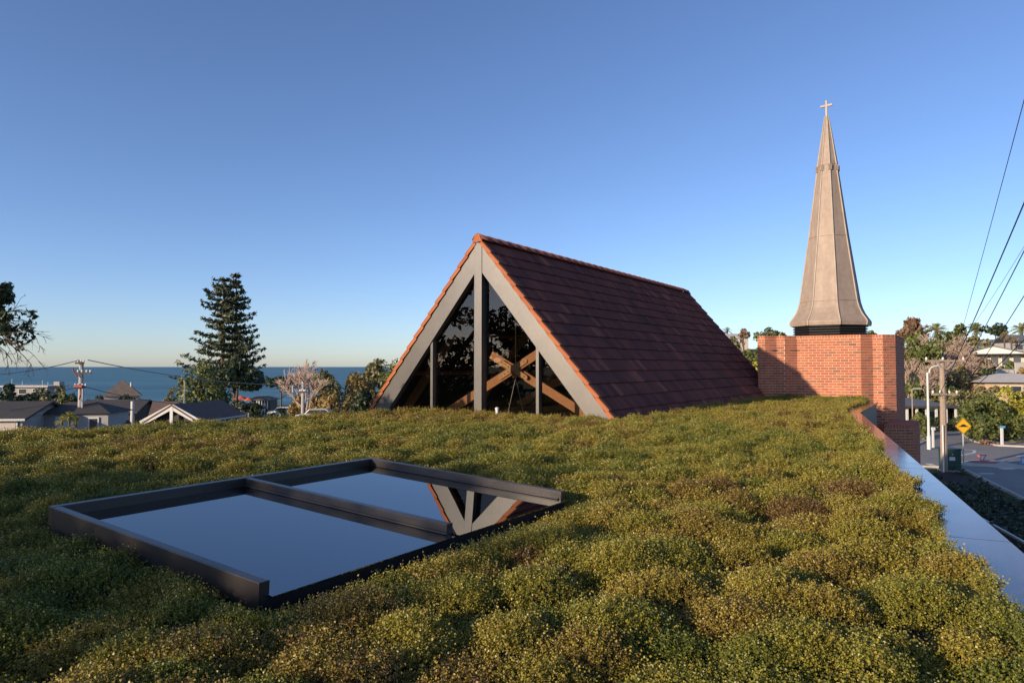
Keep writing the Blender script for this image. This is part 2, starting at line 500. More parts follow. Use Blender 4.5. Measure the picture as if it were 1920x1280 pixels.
# pale footpath behind the far kerb
sheet([gp(1600, 828), gp(1600, 837.2), gp(1714, 837.2), gp(1728, 829)], ROADZ + 0.02, 'footpath', M['concrete'])
def strip(pts, w, h, z0, name, mat, parent=None, kind='structure'):
    m_ = MB()
    for a, b in zip(pts[:-1], pts[1:]):
        a = Vector((a[0], a[1], z0 + h / 2)); b = Vector((b[0], b[1], z0 + h / 2))
        m_.bar(a, b, w, h)
    o = m_.build(name, mat, parent)
    return tag(o, kind=kind) if kind else o
strip([gp(1780, 880.5), kA, kB, kC], 0.16, 0.17, GZ - 0.02, 'kerb', M['kerb'])
strip([gp(1600, 838), gp(1715, 838), gp(1742, 826)], 0.16, 0.2, GZ - 0.02, 'kerb', M['kerb'])
strip([gp(1800, 812), gp(1826, 829), gp(1870, 837), gp(1960, 841), gp(2200, 846)], 0.18, 0.2, GZ - 0.02, 'kerb', M['kerb'])
strip([gp(1600, 875), gp(1700, 875), gp(1780, 878.5)], 0.16, 0.17, GZ - 0.02, 'kerb', M['kerb'])
# painted markings
def paint(pts, z=ROADZ + 0.006):
    sheet(pts, z, 'road_marking', M['white'])
def stripe(x0, y0, x1, y1, w):
    a, b = gp(x0, y0), gp(x1, y1)
    s = (b - a).cross(ZV).normalized() * w / 2
    paint([a + s, b + s, b - s, a - s])
stripe(1712, 859, 1722, 859.5, 0.25)
stripe(1740, 870, 1764, 879, 0.45)
stripe(1800, 855, 1826, 850, 0.22)
stripe(1826, 850, 1828, 845, 0.22)
stripe(1828, 845, 1800, 843, 0.22)
stripe(1836, 889, 1864, 889, 0.3)
stripe(1876, 880, 1900, 880, 0.6)
stripe(1905, 856, 1930, 855, 0.25)
stripe(1890, 865, 1915, 865, 0.2)
# raised traffic island in red paving with a white kerb
isl = [gp(1800, 870), gp(1822, 866.5), gp(1860, 866), gp(1885, 870.5), gp(1920, 877), gp(1960, 880), gp(1960, 884), gp(1890, 879), gp(1840, 875.5), gp(1805, 874.5)]
m_ = MB(); m_.prism([Vector((p.x, p.y, ROADZ)) for p in isl], (0, 0, 0.12)); o = m_.build('traffic_island', M['kerb']); tag(o, kind='structure')
isl2 = [gp(1812, 870.5), gp(1826, 867.6), gp(1858, 867.2), gp(1876, 870.5), gp(1866, 873.5), gp(1830, 873)]
sheet(isl2, ROADZ + 0.126, 'island_paving', M['fascia_red'])

# ------------------------------------------------------------------ the hall with its planted roof
zc = 0.075
P0o, P1o, P2o = on_z(1643, 753.5, zc), on_z(1608, 772.5, zc), on_z(1920, 1051, zc)
P1i = on_z(1591, 774, zc)
e2 = (P2o - P1o).normalized()
P3o = P2o + e2 * 9.0
CW = 0.36
n2 = Vector((-e2.y, e2.x, 0))
if n2.x > 0: n2 = -n2
P3i = P3o + n2 * CW
e1 = (P1o - P0o).normalized()
n1v = Vector((-e1.y, e1.x, 0))
if n1v.x > 0: n1v = -n1v
def isect(p, d, q, e):
    den = d.x * e.y - d.y * e.x
    s = ((q.x - p.x) * e.y - (q.y - p.y) * e.x) / den
    return p + d * s
P0i = P0o + n1v * CW
P1i = isect(P0i, e1, P3i, e2)
EL = [on_z(0, 806, 0.15), on_z(350, 788, 0.15), on_z(690, 767, 0.15)]
elE = EL[2] + (EL[2] - EL[1]).normalized() * 20
elS = EL[0] - (EL[1] - EL[0]).normalized() * 6
BACK = P0o + Vector((2.5, 9, 0))
roof_poly = [P3i, P1i, P0i, Vector((P0i.x + 1.0, P0i.y + 2.5, 0)), BACK, elE, EL[2], EL[1], EL[0], elS, Vector((-13, -6, 0)), Vector((P3i.x, -6, 0))]
hall = thing('church_hall', (0, 0, GZ), 'low church hall with a planted green roof and brown metal coping', 'building')
mb = MB()
outer = [P3o, P1o, P0o] + [Vector(p) for p in roof_poly[3:-1]] + [Vector((P3o.x, -6, 0))]
mb.prism([Vector((p.x, p.y, -0.45)) for p in outer], (0, 0, 0.40))
mb.build('roof_slab', M['concrete'], hall)
# walls under the eaves: dark rendered
mb = MB()
inset = []
cx = sum((p.x for p in outer)) / len(outer); cy = sum((p.y for p in outer)) / len(outer)
for p in outer: inset.append(Vector((cx + (p.x - cx) * 0.985, cy + (p.y - cy) * 0.985, GZ - 0.3)))
mb.prism(inset, (0, 0, 0.3 - GZ - 0.46))
mb.build('wall', M['greywall'], hall)
# fascia: zinc sheets along the two visible edges
def seg_panels(a, b, z0, z1, n, name, mat, parent, th=0.02, gap=0.004):
    t_ = (b - a); L = t_.length; t_.normalize()
    nn = Vector((t_.y, -t_.x, 0))
    for k in range(n):
        p = a + t_ * (L * k / n + gap); q = a + t_ * (L * (k + 1) / n - gap)
        m_ = MB(); m_.box(((p + q) / 2 + nn * th / 2) * 1.0 + Vector((0, 0, (z0 + z1) / 2 - (p.z + q.z) / 2)), (q - p) / 2, nn * th / 2, (0, 0, (z1 - z0) / 2))
        m_.build(name, mat, parent)
seg_panels(P0o - n1v * 0.004, P1o - n1v * 0.004, -3.4, zc - 0.052, 7, 'fascia_panel', M['zinc'], hall)
seg_panels(P1o - n2 * 0.004, P3o - n2 * 0.004, -3.4, zc - 0.052, 16, 'fascia_panel', M['zinc'], hall)
# coping in folded sheets with fine joints
def coping(a_o, b_o, a_i, b_i, n):
    for k in range(n):
        g = 0.0015
        f0, f1 = k / n, (k + 1) / n
        L = (b_o - a_o).length
        f0 += g / L if k else 0; f1 -= g / L if k < n - 1 else 0
        q = [a_o.lerp(b_o, f0), a_o.lerp(b_o, f1), a_i.lerp(b_i, f1), a_i.lerp(b_i, f0)]
        m_ = MB(); m_.prism([Vector((p.x, p.y, zc - 0.05)) for p in q], (0, 0, 0.05))
        m_.build('coping', M['coping'], hall, bevel=0.004)
ov = 0.045
P0oo, P1oo, P3oo = P0o - n1v * ov, isect(P0o - n1v * ov, e1, P3o - n2 * ov, e2), P3o - n2 * ov
coping(P0oo, P1oo, P0i, P1i, 2)
coping(P1oo, P3oo, P1i, P3i, 7)

# chapel frame needed for the cut-outs
APEX = at(897, 443, 15.18)
OG = Vector((APEX.x, APEX.y, 0))
rb = on_plane(1150, 783, OG, DV)
HG, HZ = (rb - OG).dot(GV), rb.z
TAN = (APEX.z - HZ) / HG
ANG = math.atan(TAN)
CH_L = 13.46
def CP(g, d, z): return OG + GV * g + DV * d + Vector((0, 0, z))
HW0 = APEX.z / TAN          # half width where the slope meets z = 0

# skylight frame
SK_A = on_z(91, 948, 0.275)
SKL, SKW = 2.68, 2.07
SU = DV.copy()
tilt = rad(2.7)
SV = (GV * math.cos(tilt) + Vector((0, 0, -math.sin(tilt))))
SN = SU.cross(SV).normalized()
if SN.z < 0: SN = -SN
def SP(u, v, n): return SK_A + SU * u + SV * v + SN * n

# tower outline in plan
def face_dir(phi): return Vector((math.cos(rad(phi)), -math.sin(rad(phi)), 0))
LITD, DRKD = face_dir(31.0), face_dir(-13.0)
def hit(p, d, x):
    # point along p + s*d seen at picture column x
    k = (x - 960.0) / FPX
    s = (k * p.y - p.x) / (d.x - k * d.y)
    return p + d * s
T_Y = 23.0
m0 = Vector(((1494.4 - 960) / FPX * T_Y, T_Y, 0))
xs_r = [(1613.9, LITD), (1636.2, DRKD), (1656.0, LITD), (1678.7, DRKD)]
xs_l = [(1471.8, DRKD), (1456.2, LITD), (1435.0, DRKD), (1421.0, LITD)]
right = []; p = m0
for x, d in xs_r:
    p = hit(p, d, x); right.append(p)
left = []; p = m0
for x, d in xs_l:
    p = hit(p, d, x); left.append(p)
tower_front = left[::-1] + [m0] + right
TBK = DV * 3.6
tower_poly = tower_front + [right[-1] + DV * 0.62, right[-1] + DV * 0.62 + GV * 0.0 + DV * 2.6, left[-1] + DV * 3.6]
TOP_Z = at(1494, 629.5, T_Y).z

# ------------------------------------------------------------------ ground cover on the roof
def in_poly(px_, py_, poly):
    ins = np.zeros(px_.shape, bool)
    n = len(poly)
    for a in range(n):
        x0, y0 = poly[a][0], poly[a][1]; x1, y1 = poly[(a + 1) % n][0], poly[(a + 1) % n][1]
        c_ = ((y0 > py_) != (y1 > py_))
        with np.errstate(divide='ignore', invalid='ignore'):
            xi = (x1 - x0) * (py_ - y0) / (y1 - y0) + x0
        ins ^= c_ & (px_ < xi)
    return ins
GX0, GX1, GY0, GY1, GS = -15.0, 13.0, 0.4, 30.0, 0.04
nx, ny = int((GX1 - GX0) / GS), int((GY1 - GY0) / GS)
HF = np.zeros((ny, nx), np.float32)
TF = np.full((ny, nx), 0.5, np.float32)
sp = 0.31
gx = np.arange(GX0, GX1, sp); gy = np.arange(GY0, GY1, sp)
vn_c = rng.random((40, 40))
def lowfreq(x, y, s, tab):
    fx, fy = x / s + 7.3, y / s + 3.1
    x0, y0 = np.floor(fx).astype(int), np.floor(fy).astype(int)
    tx, ty = smooth(fx - x0), smooth(fy - y0)
    n = tab.shape[0]
    a = tab[y0 % n, x0 % n]; b = tab[y0 % n, (x0 + 1) % n]; c_ = tab[(y0 + 1) % n, x0 % n]; d = tab[(y0 + 1) % n, (x0 + 1) % n]
    return (a * (1 - tx) + b * tx) * (1 - ty) + (c_ * (1 - tx) + d * tx) * ty
for yy in gy:
    for xx in gx:
        X = xx + rng.uniform(-.13, .13); Y = yy + rng.uniform(-.13, .13)
        if abs(X) > 0.95 * Y + 2.6: continue
        Rr = rng.uniform(0.18, 0.33); h = rng.uniform(0.07, 0.205)
        if rng.random() < 0.07: h *= 0.35
        lf = float(lowfreq(np.array(X), np.array(Y), 1.9, vn_c))
        tt = np.clip(0.25 * rng.random() + 0.62 * lf + 0.18 * rng.normal(), 0, 1)
        i0, i1 = int((X - Rr - GX0) / GS), int((X + Rr - GX0) / GS) + 1
        j0, j1 = int((Y - Rr - GY0) / GS), int((Y + Rr - GY0) / GS) + 1
        i0, j0 = max(i0, 0), max(j0, 0); i1, j1 = min(i1, nx), min(j1, ny)
        if i1 <= i0 or j1 <= j0: continue
        xs = GX0 + (np.arange(i0, i1) + .5) * GS - X; ys = GY0 + (np.arange(j0, j1) + .5) * GS - Y
        ex = rng.uniform(0.8, 1.25)
        d2 = (xs[None, :] * ex) ** 2 + (ys[:, None] / ex) ** 2
        b = h * np.clip(1 - d2 / Rr ** 2, 0, None) ** 0.75
        sub = HF[j0:j1, i0:i1]
        win = b > sub
        HF[j0:j1, i0:i1] = np.where(win, b, sub)
        TF[j0:j1, i0:i1] = np.where(win, tt, TF[j0:j1, i0:i1])
# plants are kept low along the open front edge of the skylight and its end bar
hx, hy = np.meshgrid(GX0 + (np.arange(nx) + .5) * GS, GY0 + (np.arange(ny) + .5) * GS)
rel_u = (hx - SK_A.x) * SU.x + (hy - SK_A.y) * SU.y
rel_v = (hx - SK_A.x) * SV.x + (hy - SK_A.y) * SV.y
near_f = (rel_u > -0.12) & (rel_u < SKL + 0.25) & (rel_v > SKW - 0.2) & (rel_v < SKW + 0.85)
lim = 0.055 + 0.16 * np.clip((rel_v - SKW - 0.05) / 0.7, 0, 1)
HF = np.where(near_f, np.minimum(HF, lim), HF)
fill = (rel_u < -0.04) & (rel_u > -0.75) & (rel_v > -0.3) & (rel_v < SKW * 0.8)
HF = np.where(fill, np.maximum(HF, 0.10 + 0.07 * np.sin(rel_v * 5.1 + 0.6) * np.sin(rel_u * 7 + 1.0)), HF)
near_s = (rel_u < 0.02) & (rel_u > -0.7) & (rel_v > -0.1) & (rel_v < SKW + 0.9)
lim2 = 0.17 + 0.10 * np.clip(-rel_u / 0.6, 0, 1) - 0.08 * np.clip((rel_v - SKW * 0.6) / 0.6, 0, 1)
HF = np.where(near_s, np.minimum(HF, lim2), HF)
def samp(F, x, y):
    fx = np.clip((x - GX0) / GS - .5, 0, nx - 1.001); fy = np.clip((y - GY0) / GS - .5, 0, ny - 1.001)
    x0, y0 = fx.astype(int), fy.astype(int); tx, ty = fx - x0, fy - y0
    return (F[y0, x0] * (1 - tx) + F[y0, x0 + 1] * tx) * (1 - ty) + (F[y0 + 1, x0] * (1 - tx) + F[y0 + 1, x0 + 1] * tx) * ty

sk_quad = [SP(-0.03, -0.05, 0), SP(SKL + 0.03, -0.05, 0), SP(SKL + 0.03, SKW + 0.14, 0), SP(-0.03, SKW + 0.14, 0)]
chap_quad = [CP(-HW0 - 0.02, -0.02, 0), CP(HW0 + 0.02, -0.02, 0), CP(HW0 + 0.02, CH_L + .3, 0), CP(-HW0 - .02, CH_L + .3, 0)]
# soil sheet
s_st = 4
sx = GX0 + (np.arange(0, nx, s_st) + .5) * GS; sy = GY0 + (np.arange(0, ny, s_st) + .5) * GS
SX, SY = np.meshgrid(sx, sy)
SZ = 0.0 + 0.25 * samp(HF, SX, SY) + 0.012 * rng.random(SX.shape)
keep = in_poly(SX, SY, roof_poly)
skl_in = in_poly(SX, SY, [SP(0.1, 0.1, 0), SP(SKL - .1, 0.1, 0), SP(SKL - .1, SKW - .1, 0), SP(.1, SKW - .1, 0)])
SZ = np.where(skl_in, -0.6, SZ)
mm, nn_ = SX.shape
ii, jj = np.meshgrid(np.arange(mm - 1), np.arange(nn_ - 1), indexing='ij')
okq = keep[:-1, :-1] & keep[1:, :-1] & keep[:-1, 1:] & keep[1:, 1:] & ~(skl_in[:-1, :-1] & skl_in[1:, 1:])
Q = np.stack([ii * nn_ + jj, ii * nn_ + jj + 1, (ii + 1) * nn_ + jj + 1, (ii + 1) * nn_ + jj], -1)[okq]
soil = link(bpy.data.objects.new('planting_bed', arr_mesh('planting_bed', np.stack([SX, SY, SZ], -1).reshape(-1, 3), Q, M['soil'])))
tag(soil, kind='structure')

# sprigs: small wiry shoots with paired leaves
def sprig(seed, leaf=0.0066, n=15, size=0.045):
    r = np.random.default_rng(seed)
    V, Q = [], []
    for s_ in range(4):
        a = r.uniform(0, 6.28); tl = r.uniform(0.15, 1.15)
        d = np.array([math.cos(a) * math.sin(tl), math.sin(a) * math.sin(tl), math.cos(tl)])
        L = size * r.uniform(0.7, 1.25)
        st = np.array([r.uniform(-.012, .012), r.uniform(-.012, .012), -0.012])
        for k in range(n // 3):
            f = (k + 1) / (n / 3)
            p = st + d * L * f + np.array([0, 0, 0.006 * f * f])
            for sd in (-1, 1):
                la = r.normal(size=3); la -= d * (la @ d); la /= np.linalg.norm(la)
                la = la * 0.85 + d * 0.5; la /= np.linalg.norm(la)
                nn = np.cross(la, r.normal(size=3)); nn /= np.linalg.norm(nn)
                wd = np.cross(la, nn)
                ll = leaf * r.uniform(0.75, 1.3); ww = ll * 0.5
                b = len(V)
                V += [p, p + la * ll * .55 + wd * ww + nn * ll * .12, p + la * ll * 1.1, p + la * ll * .55 - wd * ww + nn * ll * .12]
                Q.append((b, b + 1, b + 2, b + 3))
    return np.array(V), np.array(Q)
protos = bpy.data.collections.new('sprig_shapes')
for k in range(6):
    v_, q_ = sprig(50 + k)
    protos.objects.link(bpy.data.objects.new('sprig', arr_mesh('sprig', v_, q_, M['cover'])))

def scatter(ya, yb, dens, scale):
    xa, xb = -0.92 * yb - 2.2, 0.86 * yb + 0.8
    xa, xb = max(xa, GX0 + .1), min(xb, GX1 - .1)
    n = int((xb - xa) * (yb - ya) * dens)
    x = rng.uniform(xa, xb, n); y = rng.uniform(ya, yb, n)
    ok = (x < 0.84 * y + 0.8) & (x > -0.9 * y - 2.0)
    x, y = x[ok], y[ok]
    # spill over the coping by an uneven amount
    spill = 0.20 * lowfreq(x, y, 0.38, vn_c) + 0.10 * lowfreq(x, y, 0.13, vn_c) - 0.06
    xs_ = x - spill * (-n2.x); ys_ = y - spill * (-n2.y)
    ok = in_poly(xs_, ys_, roof_poly) & ~in_poly(x, y, sk_quad) & ~in_poly(x, y, chap_quad) & ~in_poly(x, y, tower_poly)
    x, y = x[ok], y[ok]
    onc = ~in_poly(x, y, roof_poly)
    h = samp(HF, x, y)
    e = 0.03
    gxn = (samp(HF, x + e, y) - samp(HF, x - e, y)) / (2 * e); gyn = (samp(HF, x, y + e) - samp(HF, x, y - e)) / (2 * e)
    # thin in the gaps between the mounds
    ok = rng.random(len(x)) < np.clip((h - 0.006) / 0.05, 0.07, 1.0)
    x, y, h, gxn, gyn, onc = x[ok], y[ok], h[ok], gxn[ok], gyn[ok], onc[ok]
    z = 0.005 + h * rng.uniform(0.72, 1.03, len(x)) - 0.02 - 0.03 * (scale - 1.0)
    # plants hugging the skylight stay below its frame
    z = np.where(onc, np.maximum(z, zc + 0.012 + 0.035 * rng.random(len(x))), z)
    mag = np.sqrt(gxn ** 2 + gyn ** 2) + 1e-6
    tl = np.arctan(np.minimum(mag, 1.4)) * 0.8 + rng.normal(0, 0.28, len(x))
    az = np.arctan2(-gyn, -gxn) + rng.normal(0, 0.4, len(x))
    # rotate Z axis to lean by tl towards az : euler XYZ (0, tl, az)
    rot = np.stack([np.zeros_like(x), tl, az], -1)
    tint = np.clip(samp(TF, x, y) + rng.normal(0, 0.10, len(x)), 0, 1)
    # seen from afar the leaves crowd together
    s = scale * rng.uniform(0.75, 1.3, len(x))
    return np.stack([x, y, z], -1), rot, tint, s
zones = [(0.9, 1.75, 2200, 1.2), (1.75, 3.2, 3600, 1.0), (3.2, 5.2, 2600, 1.15), (5.2, 9.0, 1600, 1.4), (9.0, 15.0, 950, 1.75), (15.0, 25.5, 620, 2.1)]
parts = [scatter(*z_) for z_ in zones]
Pn = np.concatenate([a[0] for a in parts]); Rn = np.concatenate([a[1] for a in parts]); Tn = np.concatenate([a[2] for a in parts]); Sn = np.concatenate([a[3] for a in parts])
me = bpy.data.meshes.new('ground_cover')
me.vertices.add(len(Pn)); me.vertices.foreach_set('co', Pn.astype(np.float32).ravel())
for nm, typ, dat in (('rot', 'FLOAT_VECTOR', Rn), ('tint', 'FLOAT', Tn), ('scl', 'FLOAT', Sn)):
    a_ = me.attributes.new(nm, typ, 'POINT')
    a_.data.foreach_set('vector' if typ == 'FLOAT_VECTOR' else 'value', dat.astype(np.float32).ravel())
me.update()
cover = link(bpy.data.objects.new('ground_cover', me))
tag(cover, 'creeping olive-green and bronze ground cover in mounds over the flat roof', 'ground cover', kind='stuff')
ng = bpy.data.node_groups.new('cover_scatter', 'GeometryNodeTree')
ng.interface.new_socket('Geometry', in_out='INPUT', socket_type='NodeSocketGeometry')
ng.interface.new_socket('Geometry', in_out='OUTPUT', socket_type='NodeSocketGeometry')
gi, go = ng.nodes.new('NodeGroupInput'), ng.nodes.new('NodeGroupOutput')
ci = ng.nodes.new('GeometryNodeCollectionInfo'); ci.inputs[0].default_value = protos; ci.inputs[1].default_value = True; ci.inputs[2].default_value = True
ip = ng.nodes.new('GeometryNodeInstanceOnPoints'); ip.inputs['Pick Instance'].default_value = True
ri = ng.nodes.new('FunctionNodeRandomValue'); ri.data_type = 'INT'
ri.inputs[4].default_value = 0; ri.inputs[5].default_value = 5
na1 = ng.nodes.new('GeometryNodeInputNamedAttribute'); na1.data_type = 'FLOAT_VECTOR'; na1.inputs[0].default_value = 'rot'
na2 = ng.nodes.new('GeometryNodeInputNamedAttribute'); na2.data_type = 'FLOAT'; na2.inputs[0].default_value = 'scl'
er = ng.nodes.new('FunctionNodeEulerToRotation')
m2p = ng.nodes.new('GeometryNodeMeshToPoints')
L_ = ng.links.new
L_(gi.outputs[0], m2p.inputs['Mesh']); L_(m2p.outputs[0], ip.inputs['Points']); L_(ci.outputs[0], ip.inputs['Instance'])
L_(ri.outputs[2], ip.inputs['Instance Index'])
L_(na1.outputs[0], er.inputs[0]); L_(er.outputs[0], ip.inputs['Rotation']); L_(na2.outputs[0], ip.inputs['Scale'])
L_(ip.outputs[0], go.inputs[0])
md = cover.modifiers.new('scatter', 'NODES'); md.node_group = ng
print('sprigs', len(Pn))

# ------------------------------------------------------------------ skylight
sk = thing('roof_skylight', SP(0, 0, -0.25), 'low two-pane skylight in a dark bronze metal frame sunk in the ground cover', 'skylight')
BW, BH, GD = 0.05, 0.115, 0.064
def sbar(u0, u1, v0, v1, n0, n1, name, mat=None, bevel=0.004):
    m_ = MB()
    m_.box(SP((u0 + u1) / 2, (v0 + v1) / 2, (n0 + n1) / 2), SU * (u1 - u0) / 2, SV * (v1 - v0) / 2, SN * (n1 - n0) / 2)
    return m_.build(name, mat or M['bronze'], sk, bevel=bevel)
sbar(0, SKL, 0, BW, -BH, 0, 'frame_bar')                               # back
sbar(0, BW, BW, SKW, -BH - 0.012, -0.001, 'frame_bar')                          # end by the camera
um = SKL * 0.5
sbar(um - BW / 2, um + BW / 2, BW, SKW - 0.03, -BH, -0.002, 'frame_bar')    # middle
sbar(SKL - BW, SKL, BW, SKW, -BH, -0.001, 'frame_bar')
for (u0, u1) in ((BW, um - BW / 2), (um + BW / 2, SKL - BW)):
    sbar(u0 - 0.004, u1 + 0.004, BW - 0.004, SKW + 0.035, -GD - 0.006, -GD, 'glass_pane', M['glass_sky'], 0)
    # thin glazing bead along the sides
    sbar(u0, u0 + 0.014, BW, SKW - 0.02, -GD + 0.0005, -GD + 0.013, 'glazing_bead')
    sbar(u1 - 0.014, u1, BW, SKW - 0.02, -GD + 0.0005, -GD + 0.013, 'glazing_bead')
sbar(0.012, SKL - 0.012, SKW - 0.05, SKW + 0.012, -GD - 0.085, -GD - 0.008, 'front_sill', M['black'])
for (u0, u1, v0, v1) in ((0.012, SKL - .012, 0.01, 0.05), (0.012, 0.05, 0.05, SKW - 0.05), (SKL - 0.05, SKL - 0.012, 0.05, SKW - 0.05), (0.012, SKL - .012, SKW - 0.052, SKW - 0.012)):
    sbar(u0, u1, v0, v1, -0.62, -BH - 0.014, 'upstand', M['black'], 0)
sbar(0.05, SKL - 0.05, 0.05, SKW - 0.05, -0.64, -0.60, 'shaft_floor', M['dark_in'], 0)
# end caps and small stainless screws
sbar(-0.002, BW + 0.002, SKW, SKW + 0.004, -BH - 0.012, 0.0, 'end_cap', M['bronze'], 0)
sbar(um - BW / 2 - 0.002, um + BW / 2 + 0.002, SKW - 0.03, SKW - 0.026, -BH, 0.0, 'end_cap', M['bronze'], 0)

# a white vent pipe and the small bits lying on the roof
def vent_pipe():
    b = on_z(932, 781, 0.08)
    t_ = thing('vent_pipe', (b.x, b.y, 0), 'short white plastic vent pipe standing in the ground cover before the gable', 'pipe')
    m_ = MB(); m_.tube([(b.x, b.y, 0), (b.x, b.y, 0.24)], 0.035, 14); m_.build('pipe', M['white'], t_, smooth_=False)
    m_ = MB(); m_.tube([(b.x, b.y, 0.236), (b.x, b.y, 0.262), (b.x, b.y, 0.278)], [0.043, 0.043, 0.02], 14); m_.build('cap', M['white'], t_)
vent_pipe()

# ------------------------------------------------------------------ chapel
chapel = thing('chapel', CP(0, 0, 0), 'steep A-frame chapel with a dark red clay tile roof and a glazed gable', 'building')
SD = (GV * math.cos(ANG) - ZV * math.sin(ANG))     # down the right slope
SDl = (-GV * math.cos(ANG) - ZV * math.sin(ANG))
NR = (GV * math.sin(ANG) + ZV * math.cos(ANG))
NL = (-GV * math.sin(ANG) + ZV * math.cos(ANG))
TZ = APEX.z - 0.03
SLEN = (TZ + 0.35) / math.sin(ANG)
def RS(side, d, s, n):
    """point on a roof slope: d along ridge, s down the slope, n off the surface"""
    S_, N_ = (SD, NR) if side > 0 else (SDl, NL)
    return CP(0, d, TZ) + S_ * s + N_ * n
roof_n = -0.06
# sarking slabs: timber lined inside
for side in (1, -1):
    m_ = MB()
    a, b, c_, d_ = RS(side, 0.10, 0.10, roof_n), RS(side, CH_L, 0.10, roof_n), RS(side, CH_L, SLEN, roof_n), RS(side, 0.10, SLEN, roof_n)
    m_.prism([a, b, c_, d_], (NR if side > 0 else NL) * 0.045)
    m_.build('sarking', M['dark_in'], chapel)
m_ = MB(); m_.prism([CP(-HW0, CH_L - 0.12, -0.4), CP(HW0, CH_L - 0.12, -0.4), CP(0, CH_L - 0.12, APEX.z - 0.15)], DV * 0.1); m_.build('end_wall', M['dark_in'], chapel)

# tile shape: ribbed interlocking clay tile
TW, TE = 0.225, 0.34
def tile_mesh(seed, mat):
    r = random.Random(seed)
    prof = [(0.000, 0.010), (0.018, 0.017), (0.036, 0.004), (0.090, 0.000), (0.112, 0.011), (0.134, 0.000), (0.188, 0.003), (0.208, 0.014), (0.222, 0.014)]
    m_ = MB()
    n = len(prof)
    vs = []
    for (x, z) in prof: vs.append((x, -0.002, z + 0.030 + r.uniform(-.001, .001)))           # lower edge
    for (x, z) in prof: vs.append((x, TE + 0.05, z * 0.8 - 0.002))
    for (x, z) in prof: vs.append((x, 0.0, 0.004))
    fs = [(i, i + 1, n + i + 1, n + i) for i in range(n - 1)]
    fs += [(2 * n + i, 2 * n + i + 1, i + 1, i) for i in range(n - 1)]
    fs += [(2 * n, 0, n), (n - 1, 3 * n - 1, 2 * n - 1)]
    m_.add(vs, fs)
    return m_
tms = [tile_mesh(k, None).mesh('roof_tile', M['tile']) for k in range(4)]
ncourse = int(SLEN / TE)
ncol = int((CH_L - 0.06) / TW)
tile_field = MB(); tile_field.build  # placeholder object built below
covering = bpy.data.objects.new('roof_covering', None); covering.location = (0, 0, 0); link(covering, chapel)
cells = []
for ci_ in range(ncourse):
    s_low = 0.16 + (ci_ + 1) * TE
    for k in range(ncol):
        p = RS(1, 0.07 + k * TW, s_low, 0)
        q = math.hypot(p.x, p.y)
        vis = p.z > 0.0
        cells.append((0 if vis else 1, q, ci_, k, p))
cells.sort(key=lambda c_: (c_[0], c_[1]))
rest = MB()
Mr = Matrix((DV, -SD, NR)).transposed()
def place_rest(mb_, src, mat4):
    mb_.add([mat4 @ Vector(v) for v in src.v], src.f)
srcs = [tile_mesh(k, None) for k in range(4)]
rl = root_loc(covering)
for idx, (_, q, ci_, k, p) in enumerate(cells):
    jt = Matrix.Rotation(RND.gauss(0, 0.006), 3, 'Z') @ Matrix.Rotation(RND.gauss(0, 0.006), 3, 'X')
    m4 = (Mr @ jt).to_4x4()
    m4.translation = p + NR * RND.uniform(0, 0.005) + SD * RND.gauss(0, 0.003)
    if idx < 300:
        o = bpy.data.objects.new('roof_tile', tms[idx % 4]); link(o, covering)
        m4.translation = m4.translation - rl
        o.matrix_local = m4
    else:
        place_rest(rest, srcs[idx % 4], m4)
tag(rest.build('distant_tile', M['tile'], covering), kind='stuff')
# left slope, seen only along its edge
rest = MB()
Ml = Matrix((-DV, -SDl, NL)).transposed()
for ci_ in range(ncourse):
    for k in range(ncol):
        m4 = Ml.to_4x4(); m4.translation = RS(-1, 0.07 + (k + 1) * TW, 0.16 + (ci_ + 1) * TE, RND.uniform(0, .004))
        place_rest(rest, srcs[(ci_ + k) % 4], m4)
tag(rest.build('seaward_tile', M['tile'], covering), kind='stuff')
# verge tiles folded over the gable edge, both slopes
for side in (1, -1):
    S_, N_ = (SD, NR) if side > 0 else (SDl, NL)
    for ci_ in range(ncourse):
        s1 = 0.16 + (ci_ + 1) * TE + 0.012; s0 = s1 - TE - 0.03
        m_ = MB()
        # downturned flange
        a = [RS(side, -0.035, s0, 0.012), RS(side, -0.035, s1, 0.046), RS(side, -0.035, s1, -0.022), RS(side, -0.035, s0, -0.058)]
        m_.prism(a, DV * 0.022)
        # top strip
        b = [RS(side, -0.035, s0, 0.013), RS(side, -0.035, s1, 0.048), RS(side, 0.085, s1, 0.048), RS(side, 0.085, s0, 0.013)]
        m_.prism(b, N_ * 0.016)
        m_.build('verge_tile', M['verge'], covering, bevel=0.004)
# ridge tiles
nrd = int(CH_L / 0.40)
for k in range(nrd):
    d0 = -0.05 + k * 0.40; d1 = d0 + 0.43
    m_ = MB()
    secs = []
    for (d, lift) in ((d0, 0.034), (d1, 0.012)):
        row = []
        for (g_, z_) in ((-0.145, -0.135), (-0.085, -0.045), (-0.04, -0.005), (0, 0.006), (0.04, -0.005), (0.085, -0.045), (0.145, -0.135)):
            row.append(CP(g_ * (1 + lift), d, TZ + 0.055 + z_ + lift))
        secs.append(row)
    n = 7
    vs = secs[0] + secs[1] + [p - Vector((0, 0, 0.022)) for p in secs[0]]
    fs = [(i, i + 1, n + i + 1, n + i) for i in range(n - 1)] + [(2 * n + i, 2 * n + i + 1, i + 1, i) for i in range(n - 1)]
    m_.add(vs, fs)
    m_.build('ridge_tile', M['ridge'], covering, smooth_=True)
# small clay cap at the gable end of the ridge
m_ = MB(); m_.prism([CP(-0.14, -0.052, TZ - 0.10), CP(0.14, -0.052, TZ - 0.10), CP(0.05, -0.052, TZ + 0.07), CP(-0.05, -0.052, TZ + 0.07)], DV * 0.02); m_.build('ridge_end', M['verge'], covering)

